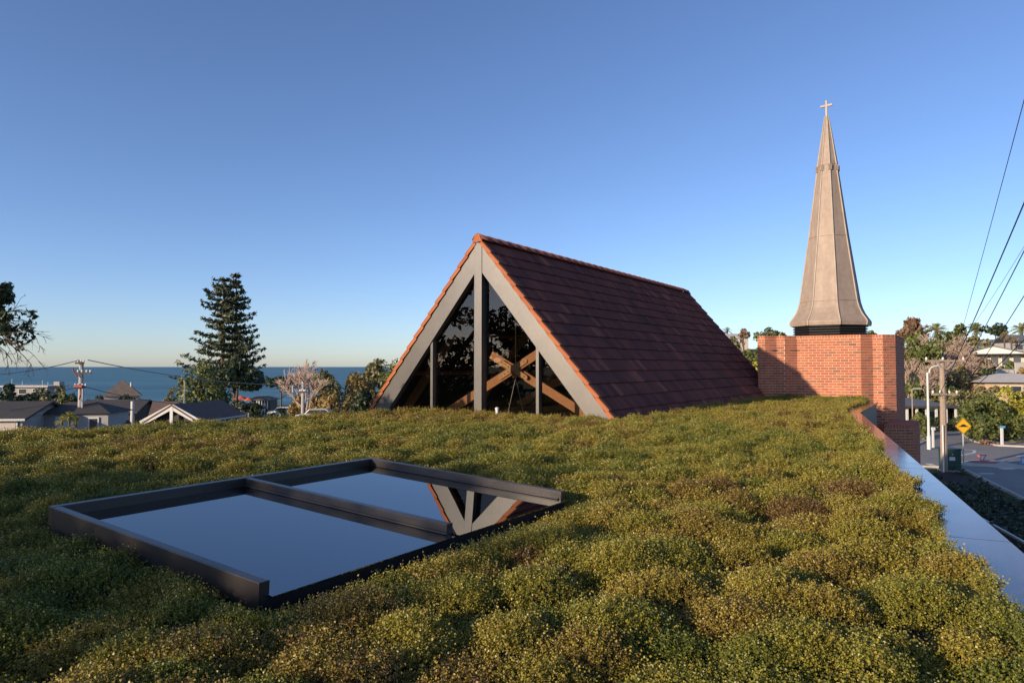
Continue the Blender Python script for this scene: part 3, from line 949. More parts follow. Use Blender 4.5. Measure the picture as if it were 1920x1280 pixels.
m_ = MB(); m_.prism([CP(-0.15, CH_L - 0.30, TZ - 0.12), CP(0.15, CH_L - 0.30, TZ - 0.12), CP(0.05, CH_L - 0.30, TZ + 0.05), CP(-0.05, CH_L - 0.30, TZ + 0.05)], DV * 0.22); m_.build('ridge_end', M['ridge'], covering)

# steel gable frame
OFF0, OFF1 = 0.05, 0.05 + 0.385          # offsets measured square to the slope
def line_z(g, off): return TZ - TAN * abs(g) - off / math.cos(ANG)
def g_at(z, off): return (TZ - off / math.cos(ANG) - z) / TAN
ZB = -0.05
for side in (1, -1):
    m_ = MB()
    pts = [CP(0, 0.0, line_z(0, OFF0)), CP(side * g_at(ZB, OFF0), 0.0, ZB), CP(side * g_at(ZB, OFF1), 0.0, ZB), CP(0, 0.0, line_z(0, OFF1))]
    m_.prism(pts, DV * 0.16)
    m_.build('rafter_cladding', M['steel'], chapel, bevel=0.003)
def gpx(x, y=700): 
    return (on_plane(x, y, OG, DV) - OG).dot(GV)
gm = 0.5 * (gpx(892.5) + gpx(908.0))
gm = 0.0 if abs(gm) < 0.12 else gm
MWD = abs(gpx(906.5) - gpx(892.5)) / 2
m_ = MB(); m_.box(CP(gm, 0.085, (ZB + line_z(0, OFF0) - 0.05) / 2), GV * MWD, DV * 0.10, (0, 0, (line_z(0, OFF0) - 0.05 - ZB) / 2)); m_.build('mullion', M['steel'], chapel, bevel=0.003)
side_g = []
for x in (807.5, 1006.0):
    g_ = gpx(x); side_g.append(g_)
    zt = line_z(g_, OFF1) + 0.05
    m_ = MB(); m_.box(CP(g_, 0.10, (ZB + zt) / 2), GV * 0.036, DV * 0.07, (0, 0, (zt - ZB) / 2)); m_.build('mullion', M['steel'], chapel, bevel=0.002)
# glass panes
GDc = 0.13
def pane(gs):
    pts = []
    g0, g1 = gs
    def zt(g): return line_z(g, OFF1) + 0.03
    z0 = 0.045
    if g0 * g1 >= 0 and min(zt(g0), zt(g1)) > z0:
        poly = [(g0, z0), (g1, z0), (g1, zt(g1)), (g0, zt(g0))]
    elif zt(g0) <= z0:
        poly = [(g_at(z0 - 0.03, OFF1) * -1, z0), (g1, z0), (g1, zt(g1))]
    else:
        poly = [(g0, z0), (g_at(z0 - 0.03, OFF1), z0), (g0, zt(g0))]
    m_ = MB(); m_.prism([CP(a, GDc, b) for a, b in poly], DV * 0.012)
    # a thin single sheet keeps the reflections clean
    m_ = MB(); m_.add([CP(a, GDc, b) for a, b in poly], [tuple(range(len(poly)))])
    o_ = m_.build('glass_pane', M['glass_gable'], chapel)
    if o_.data.polygons[0].normal.dot(DV) > 0: o_.data.flip_normals()
    return o_
pane((-HW0, side_g[0] - 0.036)); pane((side_g[0] + 0.036, gm - MWD)); pane((gm + MWD, side_g[1] - 0.036)); pane((side_g[1] + 0.036, HW0))
m_ = MB(); m_.box(CP(0, 0.10, 0.028), GV * (g_at(0.03, OFF1) + 0.1), DV * 0.05, (0, 0, 0.016)); m_.build('sill', M['white'], chapel)

# interior: floor far below, scissor trusses, purlins
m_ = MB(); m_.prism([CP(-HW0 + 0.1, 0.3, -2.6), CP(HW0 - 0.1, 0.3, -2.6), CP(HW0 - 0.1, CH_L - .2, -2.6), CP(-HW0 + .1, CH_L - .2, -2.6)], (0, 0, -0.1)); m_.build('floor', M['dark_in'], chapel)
TD = 1.15
tp = CP(0, TD, 0)
def tpx(x, y):
    q = on_plane(x, y, tp, DV); return q
a0, a1 = tpx(922, 665), tpx(1112, 785)
b0, b1 = tpx(846, 770), tpx(1030, 652)
bh, bt = 0.20, 0.07
for k in range(4):
    off = DV * (k * 3.1)
    for (p, q, dd) in ((a0, a1, 0.0), (b0, b1, -0.075)):
        ext = (q - p).normalized()
        m_ = MB(); m_.bar(p + off + DV * dd, q + off + DV * dd, bh, bt, up=DV)
        m_.build('scissor_beam', M['timber'], chapel, bevel=0.004)
    for side in (1, -1):
        m_ = MB(); m_.bar(RS(side, TD + k * 3.1 - 0.1, 0.25, -0.17), RS(side, TD + k * 3.1 - 0.1, SLEN - 0.2, -0.17), 0.09, 0.2, up=NR if side > 0 else NL)
        m_.build('rafter', M['timber'], chapel)
for side in (1, -1):
    for s_ in (1.3, 2.6, 3.9):
        m_ = MB(); m_.bar(RS(side, 0.25, s_, -0.10), RS(side, CH_L - .2, s_, -0.10), 0.07, 0.08, up=NR if side > 0 else NL); m_.build('purlin', M['timber'], chapel)
# gusset plates with bolt heads on the front crossing
ctr = tpx(967, 692) - DV * 0.0
ctr = Vector(ctr)
def gusset(p, q, dd):
    t_ = (q - p).normalized(); up_ = DV.cross(t_).normalized()
    c_ = ctr
    m_ = MB(); hl, hw = 0.40, 0.055
    ring = []
    for s_ in (1, -1):
        for a in np.linspace(-math.pi / 2, math.pi / 2, 6):
            ring.append(c_ + t_ * (s_ * (hl + math.cos(a) * hw)) + up_ * (s_ * math.sin(a) * hw) + DV * (dd - 0.055))
    m_.prism(ring, DV * 0.014)
    g_ = m_.build('gusset_plate', M['plywood'], chapel)
    for f in (-0.36, -0.24, -0.13, 0.13, 0.24, 0.36):
        m_ = MB(); e_ = c_ + t_ * f + DV * (dd - 0.062); m_.tube([e_, e_ + DV * 0.014], 0.014, 8); m_.build('bolt', M['black'], g_)
gusset(a0, a1, -0.075); gusset(b0, b1, -0.085)
m_ = MB(); m_.tube([ctr + Vector((0, 0, -0.20)), ctr + Vector((0, 0, -0.12)), ctr + Vector((0, 0, -0.06))], [0.07, 0.085, 0.16], 12); m_.build('lamp_boss', M['timber'], chapel)
top = Vector((ctr.x, ctr.y, line_z((ctr - OG).dot(GV), 0.25)))
m_ = MB(); m_.tube([ctr + Vector((0, 0, 0.05)), top], 0.014, 8); m_.build('hanger_rod', M['brass'], chapel)
for s_ in (-1, 1):
    m_ = MB(); m_.tube([ctr + Vector((0, 0, -0.2)), ctr + GV * 0.28 * s_ + Vector((0, 0, -1.25))], 0.007, 5); m_.build('stay_cable', M['galv'], chapel)

# ------------------------------------------------------------------ bell tower with the spire
tower = thing('bell_tower', (m0.x, m0.y, GZ), 'faceted red brick bell tower carrying a tall brown eight-sided spire', 'tower')
def brick_walls(path, z0, z1, parent, nsingle, closed_cap=True, name='brick'):
    """bricks in running bond proud of a mortar core along a plan polyline; the largest in view are single objects"""
    CO, BL, JT = 0.086, 0.24, 0.013
    # the course lines hang from the top
    specs = []
    for si in range(len(path) - 1):
        a, b = Vector(path[si]), Vector(path[si + 1])
        t_ = b - a; L = t_.length; t_.normalize(); nn = Vector((t_.y, -t_.x, 0))
        zt = z1; course = 0
        while zt > z0 + 0.03:
            cap = course == 0
            h = 0.112 if cap else CO
            bl = 0.086 if cap else BL
            s_ = 0.0 if (course % 2 == 0) else -bl / 2
            while s_ < L - 0.02:
                e0, e1 = max(s_, 0.0) + JT / 2, min(s_ + bl, L) - JT / 2
                if s_ <= 0: e0 = -0.0065
                if s_ + bl >= L: e1 = L + 0.0065
                if e1 - e0 > 0.03: specs.append((a, t_, nn, e0, e1, zt - h + JT, zt))
                s_ += bl
            zt -= h; course += 1
    def depth_key(sp):
        a, t_, nn, e0, e1, zb, zt = sp
        p = a + t_ * (e0 + e1) / 2
        view = Vector((-p.x, -p.y, 0)).normalized()
        return -((e1 - e0) * max(nn.dot(view), 0) / p.y) + (10 if zt < 0.05 else 0)
    specs.sort(key=depth_key)
    cache = {}
    rest = MB()
    rl = root_loc(parent)
    for i_, (a, t_, nn, e0, e1, zb, zt) in enumerate(specs):
        L, H = round(e1 - e0, 3), round(zt - zb, 3)
        pr = RND.uniform(-0.0015, 0.0025)
        c_ = a + t_ * (e0 + e1) / 2 + nn * (pr - 0.02) + Vector((0, 0, (zb + zt) / 2))
        if i_ < nsingle:
            if (L, H) not in cache:
                mbx = MB(); mbx.box((0, 0, 0), (L / 2, 0, 0), (0, 0.026, 0), (0, 0, H / 2))
                cache[(L, H)] = mbx.mesh('brick', M['brick'])
            o = bpy.data.objects.new('brick', cache[(L, H)]); link(o, parent)
            m4 = Matrix((t_, -nn, ZV)).transposed().to_4x4(); m4.translation = c_ - rl
            o.matrix_local = m4
        else:
            rest.box(c_, t_ * L / 2, nn * 0.026, (0, 0, H / 2))
    if rest.v: tag(rest.build('further_brick', M['brick'], parent), kind='stuff')
def core(path, z0, z1, parent, name='wall'):
    m_ = MB(); m_.prism([Vector((p.x, p.y, z0)) for p in path], (0, 0, z1 - z0)); return m_.build(name, M['mortar'], parent)
cxm = sum((p for p in tower_poly), Vector()) / len(tower_poly)
tw = core(tower_poly, GZ - 0.2, TOP_Z - 0.008, tower)
brick_walls(tower_poly[:len(tower_front) + 2], -3.8, TOP_Z, tw, 300)
brick_walls([tower_poly[-1], tower_poly[0]], -0.2, TOP_Z, tw, 0)
# lower brick buttress beside the notch
zl = -0.62
q0 = on_z(1657, 797, zl); 
bt0 = Vector((q0.x, q0.y, 0)); bt1 = hit(bt0, face_dir(4), 1697.0); bt2 = hit(bt1, DRKD, 1711.5)
lower = [bt0, bt1, bt2, bt2 + DV * 2.2, bt0 + DV * 2.4]
lw = core(lower, GZ - 0.2, zl - 0.008, tower, 'buttress')
brick_walls([bt0, bt1, bt2, bt2 + DV * 2.2], -4.6, zl, lw, 0)
m_ = MB(); m_.prism([Vector((p.x, p.y, zl - 0.006)) for p in lower], (0, 0, 0.012)); m_.build('buttress_top', M['brick'], lw)

# spire
SC_Y = 24.3
scx = (1557.5 - 960) / FPX * SC_Y
SPC = Vector((scx, SC_Y, 0))
def zpx(y): return at(1557, y, SC_Y).z
kpx = SC_Y / FPX
OCT0 = math.atan2(-DV.y, -DV.x) + math.pi / 8          # a face square to the gable
def octv(r, z, k): 
    a = OCT0 + k * math.pi / 4
    return SPC + Vector((math.cos(a) * r, math.sin(a) * r, z))
bands = [
    [(612.0, 69.5), (606.0, 70.8), (604.0, 70.4), (596.0, 64.8), (589.0, 60.3), (580.0, 56.2), (567.5, 52.6)],
    [(567.5, 52.6), (508.0, 43.8), (447.0, 34.8)],
    [(447.0, 34.8), (312.0, 17.0)],
    [(312.0, 17.6), (219.0, 3.6)]]
spire = None
m_ = MB()
prof = [(604, 68.5), (596, 63.5), (580, 55), (567.5, 51.6), (447, 33.8), (312, 16.2), (219, 2.8)]
vs = [octv(r * kpx, zpx(y), k) for (y, r) in prof for k in range(8)]
fs = [(i * 8 + k, i * 8 + (k + 1) % 8, (i + 1) * 8 + (k + 1) % 8, (i + 1) * 8 + k) for i in range(len(prof) - 1) for k in range(8)] + [tuple(range(8))[::-1], tuple(len(prof) * 8 - 8 + k for k in range(8))]
m_.add(vs, fs)
spire = m_.build('spire', M['spire'], tower)
for bi, bd in enumerate(bands):
    for k in range(8):
        m_ = MB()
        vs = []
        for (y, r) in bd:
            a, b = octv(r * kpx, zpx(y), k), octv(r * kpx, zpx(y), (k + 1) % 8)
            vs += [a.lerp(b, 0.012), a.lerp(b, 0.988)]
        fs = [(2 * i, 2 * i + 1, 2 * i + 3, 2 * i + 2) for i in range(len(bd) - 1)]
        m_.add(vs, fs)
        if bi < 3:   # lap joint at the top of each sheet
            (y, r) = bd[-1]
            a, b = octv((r + 0.4) * kpx, zpx(y) + 0.02, k), octv((r + 0.4) * kpx, zpx(y) + 0.02, (k + 1) % 8)
            m_.bar(a.lerp(b, 0.03), b.lerp(a, 0.03), 0.018, 0.03)
        m_.build('panel', M['spire'], spire)
for k in range(8):
    m_ = MB(); pts = []
    for bd in bands:
        for (y, r) in bd: pts.append(octv((r + 0.3) * kpx, zpx(y), k))
    m_.tube(pts, [0.026] * (len(pts) - 1) + [0.012], 6); m_.build('batten', M['seam'], spire)
    # small lead clips at the upper lap
    a = octv(17.9 * kpx, zpx(318), k)
    m_ = MB(); m_.box(a, (0.05, 0, 0), (0, 0.05, 0), (0, 0, 0.10)); m_.build('clip', M['spire'], spire)
# cross
zc0, zc1 = zpx(226), zpx(189)
m_ = MB()
cd = (GV * 0.93 + DV * -0.36).normalized(); cd = face_dir(38)
cn = Vector((cd.y, -cd.x, 0))
m_.box(SPC + Vector((0, 0, (zc0 + zc1) / 2)), cd * 0.034, cn * 0.03, (0, 0, (zc1 - zc0) / 2))
m_.box(SPC + Vector((0, 0, zpx(198.5))), cd * 0.205, cn * 0.026, (0, 0, 0.036))
m_.build('cross', M['seam'], spire, bevel=0.004)
# louvre drum
m_ = MB(); vs = [octv(r, z, k) for (z, r) in ((TOP_Z - 0.5, 60.0 * kpx), (zpx(609), 60.0 * kpx)) for k in range(8)]
m_.add(vs, [(k, (k + 1) % 8, 8 + (k + 1) % 8, 8 + k) for k in range(8)]); lou = m_.build('louvre_drum', M['black'], tower)
for ring in range(6):
    zt = zpx(609.5 + ring * 4.55)
    for k in range(8):
        a0_, b0_ = octv(61.0 * kpx, zt, k), octv(61.0 * kpx, zt, (k + 1) % 8)
        a1_, b1_ = octv(66.5 * kpx, zt - 0.068, k), octv(66.5 * kpx, zt - 0.068, (k + 1) % 8)
        m_ = MB(); m_.prism([a0_, b0_, b1_, a1_], (0, 0, -0.014)); m_.build('slat', M['black'], lou)
m_ = MB(); m_.prism([Vector((p.x, p.y, TOP_Z - 0.5)).lerp(Vector((cxm.x, cxm.y, TOP_Z - 0.5)), 0.12) for p in tower_poly], (0, 0, 0.02))
m_.build('parapet_gutter', M['dark_in'], tower)

# ------------------------------------------------------------------ vegetation builders
def leaf_cloud(pts, nrm, size, r, aspect=1.6):
    n = len(pts)
    nrm = nrm + r.normal(0, 0.75, nrm.shape)
    nrm /= np.linalg.norm(nrm, axis=1, keepdims=True) + 1e-9
    t_ = np.cross(nrm, r.normal(size=(n, 3))); t_ /= np.linalg.norm(t_, axis=1, keepdims=True) + 1e-9
    b_ = np.cross(nrm, t_)
    s = (size * r.uniform(0.55, 1.35, n))[:, None]
    a = t_ * s * aspect * 0.5; c_ = b_ * s * 0.5
    V = np.stack([pts - a, pts - c_ * 0.8 + nrm * s * .1, pts + a, pts + c_ * 0.8 + nrm * s * .1], 1).reshape(-1, 3)
    Q = np.arange(4 * n).reshape(-1, 4)
    return V, Q
def crown_points(c, rx, ry, rz, lobes, n, r, flat=0.0, fill=0.25, low=False):
    """leaves gathered in lobes through an ellipsoid"""
    c = np.array(c, float)
    P, N = [], []
    u = r.normal(size=(lobes, 3)); u /= np.linalg.norm(u, axis=1, keepdims=True)
    if not low: u[:, 2] = np.where(u[:, 2] < -0.25, -u[:, 2] * 0.6, u[:, 2])
    lc = u * r.uniform(0.40, 0.74, (lobes, 1))
    lr = r.uniform(0.22, 0.44, lobes)
    w = lr ** 2; w /= w.sum()
    which = r.choice(lobes, n, p=w)
    d = r.normal(size=(n, 3)); d /= np.linalg.norm(d, axis=1, keepdims=True)
    d[:, 2] = np.where(d[:, 2] < -0.5, -d[:, 2], d[:, 2])
    # sub-clumps: directions pulled towards a few tufts per lobe
    tuft = r.normal(size=(lobes, 14, 3)); tuft /= np.linalg.norm(tuft, axis=2, keepdims=True)
    tsel = tuft[which, r.integers(0, 14, n)]
    d = d * 0.55 + tsel * 0.75; d /= np.linalg.norm(d, axis=1, keepdims=True)
    rad_ = lr[which] * (1 - fill * r.random(n) ** 1.5)
    p = lc[which] + d * rad_[:, None]
    if flat > 0: p[:, 2] = np.where(p[:, 2] < -flat, -flat + (p[:, 2] + flat) * 0.2, p[:, 2])
    S = np.array([rx, ry, rz])
    nn = d / S; nn /= np.linalg.norm(nn, axis=1, keepdims=True)
    return c + p * S, nn
def branch_set(mb_, base, top, r0, spread, n, r, sides=5, tipr=0.15):
    """tapered trunk with limbs reaching into the crown"""
    base, top = Vector(base), Vector(top)
    mid = base.lerp(top, 0.5) + Vector((r.normal() * spread * .06, r.normal() * spread * .06, 0))
    mb_.tube([base, base.lerp(mid, .5), mid, top], [r0 * 1.25, r0, r0 * .8, r0 * .35], sides + 2)
    for k in range(n):
        f = r.uniform(0.35, 0.95)
        s_ = base.lerp(top, f)
        a = r.uniform(0, 6.28)
        e = s_ + Vector((math.cos(a) * spread * r.uniform(.4, .8), math.sin(a) * spread * r.uniform(.4, .8), (top - base).length * r.uniform(.1, .35)))
        m = s_.lerp(e, 0.5) + Vector((0, 0, (e - s_).length * -0.08))
        mb_.tube([s_, m, e], [r0 * .5 * (1.1 - f * .5), r0 * .3, r0 * tipr], sides)
def tree(name, x, D, top_y, wpx, mat, label, cat='tree', group=None, crown_f=0.7, lobes=9, dens=1.0, trunk_mat=None, leafk=1.0, ground=None, depth=0.9, flat=0.35, seed=None, base_z=None):
    """a tree whose foot stands on the terrain at picture column x and distance D"""
    r = np.random.default_rng(seed if seed is not None else int(x * 7 + D))
    X = (x - 960) / FPX * D
    gz = tz(X, D) if base_z is None else base_z
    top_z = at(x, top_y, D).z
    H = max(top_z - gz, 0.6)
    W = wpx / FPX * D
    t_ = thing(name, (X, D, gz - 0.05), label, cat, group)
    rz = H * crown_f / 2
    cz = top_z - rz
    leaf = max(D * 0.0033, 0.10) * leafk
    area = W * (2 * rz)
    n = int(np.clip(dens * 5.5 * area / (leaf * leaf), 260, 9000))
    P_, N_ = crown_points((X, D, cz), W / 2 * 1.18, W / 2 * depth * 1.18, rz * 1.18, lobes, n, r, flat=flat, low=crown_f > 0.9)
    V, Q = leaf_cloud(P_, N_, leaf, r)
    off = np.array([X, D, gz - 0.05])
    o = bpy.data.objects.new('crown', arr_mesh('crown', V - off, Q, mat)); link(o, t_)
    m_ = MB(); branch_set(m_, (X, D, gz - 0.3), (X, D, cz + rz * .4), max(0.05, H * 0.028), W * 0.45, 6, r)
    m_.build('trunk', trunk_mat or M['bark'], t_, smooth_=True)
    return t_
def shrub(name, x, D, top_y, wpx, mat, label, **k):
    k.setdefault('crown_f', 0.97); k.setdefault('cat', 'shrub'); k.setdefault('flat', 0.9)
    return tree(name, x, D, top_y, wpx, mat, label, **k)
def bare_tree(x, D, top_y, wpx, label, mat, group=None, seed=1, dens=1.0, base_z=None, twig=0.00042):
    r = np.random.default_rng(seed)
    X = (x - 960) / FPX * D
    gz = tz(X, D) if base_z is None else base_z
    H = at(x, top_y, D).z - gz; W = wpx / FPX * D
    t_ = thing('bare_tree', (X, D, gz - 0.05), label, 'tree', group)
    tr, tw_ = MB(), MB()
    def grow(p, d, L, rad_, lev):
        q = p + d * L
        m = p.lerp(q, .5) + Vector((r.normal(), r.normal(), r.normal())) * L * .06
        (tr if lev < 2 else tw_).tube([p, m, q], [rad_, rad_ * .85, rad_ * .65], 5 if lev < 2 else 3, cap=False)
        if lev >= 5: return
        nb = (4, 4, 3, 3, 3)[lev]
        if dens > 1 and lev in (2, 3): nb += 1
        for k in range(nb):
            nd = (d + Vector((r.normal() * .55 * W / H * 1.5, r.normal() * .55 * W / H * 1.5, r.normal() * .28 + .12))).normalized()
            grow(p.lerp(q, r.uniform(.55, 1.0)), nd, L * r.uniform(.58, .82), max(rad_ * .55, D * twig), lev + 1)
    grow(Vector((X, D, gz - 0.2)), Vector((r.normal() * .06, 0, 1)).normalized(), H * 0.34, H * 0.026, 0)
    # fit the height
    zmax = max(v[2] for v in tw_.v); k = H / (zmax - gz)
    for mb_ in (tr, tw_): mb_.v = [(X + (v[0] - X) * k, D + (v[1] - D) * k, gz + (v[2] - gz) * k) for v in mb_.v]
    tr.build('trunk', mat, t_); tw_.build('crown', M['twig'], t_)
    return t_
def norfolk(x, D, top_y, label, seed, lw, cut=0.0, gold=None):
    r = np.random.default_rng(seed)
    X = (x - 960) / FPX * D; gz = tz(X, D); tz_ = at(x, top_y, D).z; H = tz_ - gz
    t_ = thing('norfolk_pine', (X, D, gz - 0.05), label, 'tree', 'norfolk pines')
    m_ = MB(); m_.tube([(X, D, gz - .3), (X + .1, D, gz + H * .5), (X, D, tz_ - .2)], [H * .018, H * .012, H * .003], 8); 
    V, Q = [], []; nb = 0
    h = H * (0.22 + cut)
    Pall, Nall = [], []
    while h < H - 0.25:
        f = 1 - (h / H)
        L = lw * (0.20 + 0.98 * min(f * 1.12, 1.0) ** 0.8) * r.uniform(.8, 1.15)
        a0 = r.uniform(0, 6.28)
        kbr = 6 if f > 0.25 else 5
        for k in range(kbr):
            a = a0 + k * 6.283 / kbr + r.normal() * .12
            Lb = L * r.uniform(.5, 1.18)
            b = np.array([X, D, gz + h]); dr = np.array([math.cos(a), math.sin(a), 0])
            tips = b + dr * Lb + np.array([0, 0, Lb * (0.16 - 0.05 * f)])
            mid = b + dr * Lb * .55 + np.array([0, 0, -Lb * .05])
            m_.tube([b, mid, tips], [0.07, 0.05, 0.02], 4, cap=False)
            ns = int(46 * Lb / 3) + 9
            ft = r.uniform(0.14, 1.05, ns)
            p = b + dr * (Lb * ft)[:, None]; p[:, 2] += Lb * (-.12 * ft + .26 * ft ** 2)
            sd = np.array([-dr[1], dr[0], 0])
            p += sd * (r.normal(0, .10, ns) * Lb * (1.1 - ft * .6))[:, None]
            p[:, 2] += r.normal(0.02, .15, ns)
            Pall.append(p); Nall.append(np.tile([0, 0, 1.0], (ns, 1)) + dr * 0.3)
        h += H * (0.036 + 0.018 * f) * r.uniform(.7, 1.3)
    P_, N_ = np.concatenate(Pall), np.concatenate(Nall)
    V, Q = leaf_cloud(P_, N_, D * .0031, r, 2.2)
    off = np.array([X, D, gz - 0.05])
    link(bpy.data.objects.new('crown', arr_mesh('crown', V - off, Q, gold or M['lf_pine'])), t_)
    m_.build('trunk', M['bark'], t_)
def palm(x, D, top_y, rpx, label, seed, nfr=46, group='palms on the hill', name='palm_tree', mat=None, droop=1.0, base_z=None):
    r = np.random.default_rng(seed)
    X = (x - 960) / FPX * D; gz = tz(X, D) if base_z is None else base_z
    R_ = rpx / FPX * D; zc_ = at(x, top_y, D).z - R_ * 0.85
    t_ = thing(name, (X, D, gz - 0.05), label, 'palm', group)
    m_ = MB(); m_.tube([(X, D, gz - .2), (X, D, (gz + zc_) / 2), (X, D, zc_ + .1)], [R_ * .13, R_ * .11, R_ * .14], 8); m_.build('trunk', M['bark'], t_)
    V, Q = [], []
    for k in range(nfr):
        a = r.uniform(0, 6.28); el = r.uniform(-.35, 1.45); L = R_ * r.uniform(.85, 1.15)
        dr = np.array([math.cos(a), math.sin(a), 0]); 
        pts = []
        for f in np.linspace(0, 1, 8):
            pts.append(np.array([X, D, zc_]) + dr * (L * f * math.cos(el)) + np.array([0, 0, L * (f * math.sin(el) - droop * .42 * f * f)]))
        sd = np.array([-dr[1], dr[0], 0])
        for i_ in range(7):
            wv = L * .15 * math.sin(math.pi * (i_ + .9) / 8.2)
            for s_ in (-1, 1):
                b = len(V); p, q = pts[i_], pts[i_ + 1]
                out = sd * s_ * wv + np.array([0, 0, -wv * .45]) + (q - p) * .7
                V += [p, p * .35 + q * .65, p * .35 + q * .65 + out, p + out * 1.0]
                Q.append((b, b + 1, b + 2, b + 3))
    off = np.array([X, D, gz - 0.05])
    link(bpy.data.objects.new('crown', arr_mesh('crown', np.array(V) - off, np.array(Q), mat or M['lf_palm'])), t_)

# ------------------------------------------------------------------ trees to the left
norfolk(417, 113, 516, 'shorter Norfolk pine of the close pair above the bay, on the seaward house side', 5, 6.4)
norfolk(441, 116, 512, 'tallest tiered Norfolk pine standing above the bay behind the dark tree', 9, 4.6)
shrub('conifer_bush', 382, 80, 676, 92, M['lf_mid'], 'big sunlit green bushy tree beside the white gable house', cat='tree', lobes=13, depth=.8)
tree('pohutukawa', 448, 98, 671, 104, M['lf_dark'], 'spreading dark evergreen tree under the Norfolk pines', crown_f=.8, lobes=11, flat=.25)
tree('pohutukawa', 528, 150, 699, 70, M['lf_dark'], 'dark umbrella-shaped evergreen tree by the beach behind the cafe', crown_f=.62, lobes=10, flat=.2)
bare_tree(578, 72, 672, 62, 'pale leafless tree beside the street lamp pole above the golden shrubs', M['bark_pale'], seed=4)
shrub('golden_shrub', 560, 74, 733, 34, M['lf_gold'], 'golden autumn shrub at the foot of the lamp pole')
shrub('golden_shrub', 604, 72, 727, 52, M['lf_gold'], 'golden autumn shrub below the pale leafless tree')
tree('olive_tree', 606, 100, 690, 38, M['lf_olive'], 'round olive-green tree behind the pale leafless tree')
shrub('hillside_bush', 648, 92, 694, 84, M['lf_olive'], 'dull olive bush on the slope left of the chapel gable')
shrub('hillside_bush', 702, 84, 679, 92, M['lf_olive'], 'tallest olive bush against the sea beside the chapel gable')
shrub('hillside_bush', 745, 80, 684, 84, M['lf_mid'], 'green bush half hidden behind the chapel roof edge')
shrub('golden_shrub', 672, 76, 703, 76, M['lf_gold'], 'tawny golden bush in front of the olive bushes')
shrub('golden_shrub', 632, 70, 734, 66, M['lf_gold'], 'low tawny shrub between the lamp pole and the dark round bush')
shrub('round_bush', 684, 66, 728, 56, M['lf_dark'], 'dark round bush low beside the chapel gable')
shrub('round_bush', 724, 64, 716, 60, M['lf_olive'], 'grey-green bush touching the left eave of the chapel')
shrub('small_tree', 322, 96, 726, 34, M['lf_olive'], 'small olive tree between the hipped roof and the big green tree', cat='tree')
shrub('round_shrub', 231, 72, 739, 52, M['lf_dark'], 'dark round shrub in front of the pyramid-roofed house')
shrub('hedge_mass', 78, 92, 724, 66, M['lf_dark'], 'dark hedge trees behind the grey garage house')
shrub('hedge_mass', 108, 84, 722, 50, M['lf_olive'], 'hedge tree with sunlit top beside the transformer pole')
shrub('hedge_mass', 30, 84, 730, 60, M['lf_dark'], 'dark low hedge trees behind the garage ridge')
shrub('hedge_mass', 8, 100, 716, 40, M['lf_dark'], 'dark hedge tree below the bare hanging twigs')
shrub('hedge_mass', 60, 70, 742, 60, M['lf_dark'], 'shaded hedge just above the garage ridge')
shrub('hedge_mass', 140, 78, 738, 44, M['lf_dark'], 'shaded hedge behind the transformer pole')
shrub('young_tree', 118, 56, 746, 34, M['lf_mid'], 'young green tree between the bay window and the transformer pole', cat='tree')
shrub('young_tree', 178, 84, 735, 36, M['lf_dark'], 'dark tree between the transformer pole and the pyramid roof', cat='tree')
shrub('garden_hedge', 218, 52, 772, 70, M['lf_olive'], 'clipped garden hedge beside the brown-roofed house', flat=.9)
shrub('garden_hedge', 292, 100, 750, 46, M['lf_dark'], 'dark shrub behind the brown-roofed house ridge')
shrub('garden_hedge', 462, 92, 752, 70, M['lf_dark'], 'dark shrub bank below the orange umbrella')
shrub('garden_hedge', 425, 70, 757, 60, M['lf_mid'], 'green shrub right of the white gable')
shrub('garden_hedge', 505, 62, 768, 80, M['lf_dark'], 'dark low hedge along the roof edge before the cafe')
for k, (x, D, ty, rp) in enumerate(((133, 45, 768, 15), (119, 45.6, 777, 12), (145, 46, 778, 12))):
    palm(x, D, ty, rp, ('tall yellow-green yucca between the bay window and the transformer pole', 'short yellow-green yucca against the bay window wall', 'short yellow-green yucca touching the transformer pole')[k], 70 + k, 34, 'yuccas beside the grey house', 'yucca', M['lf_yellow'], .7)

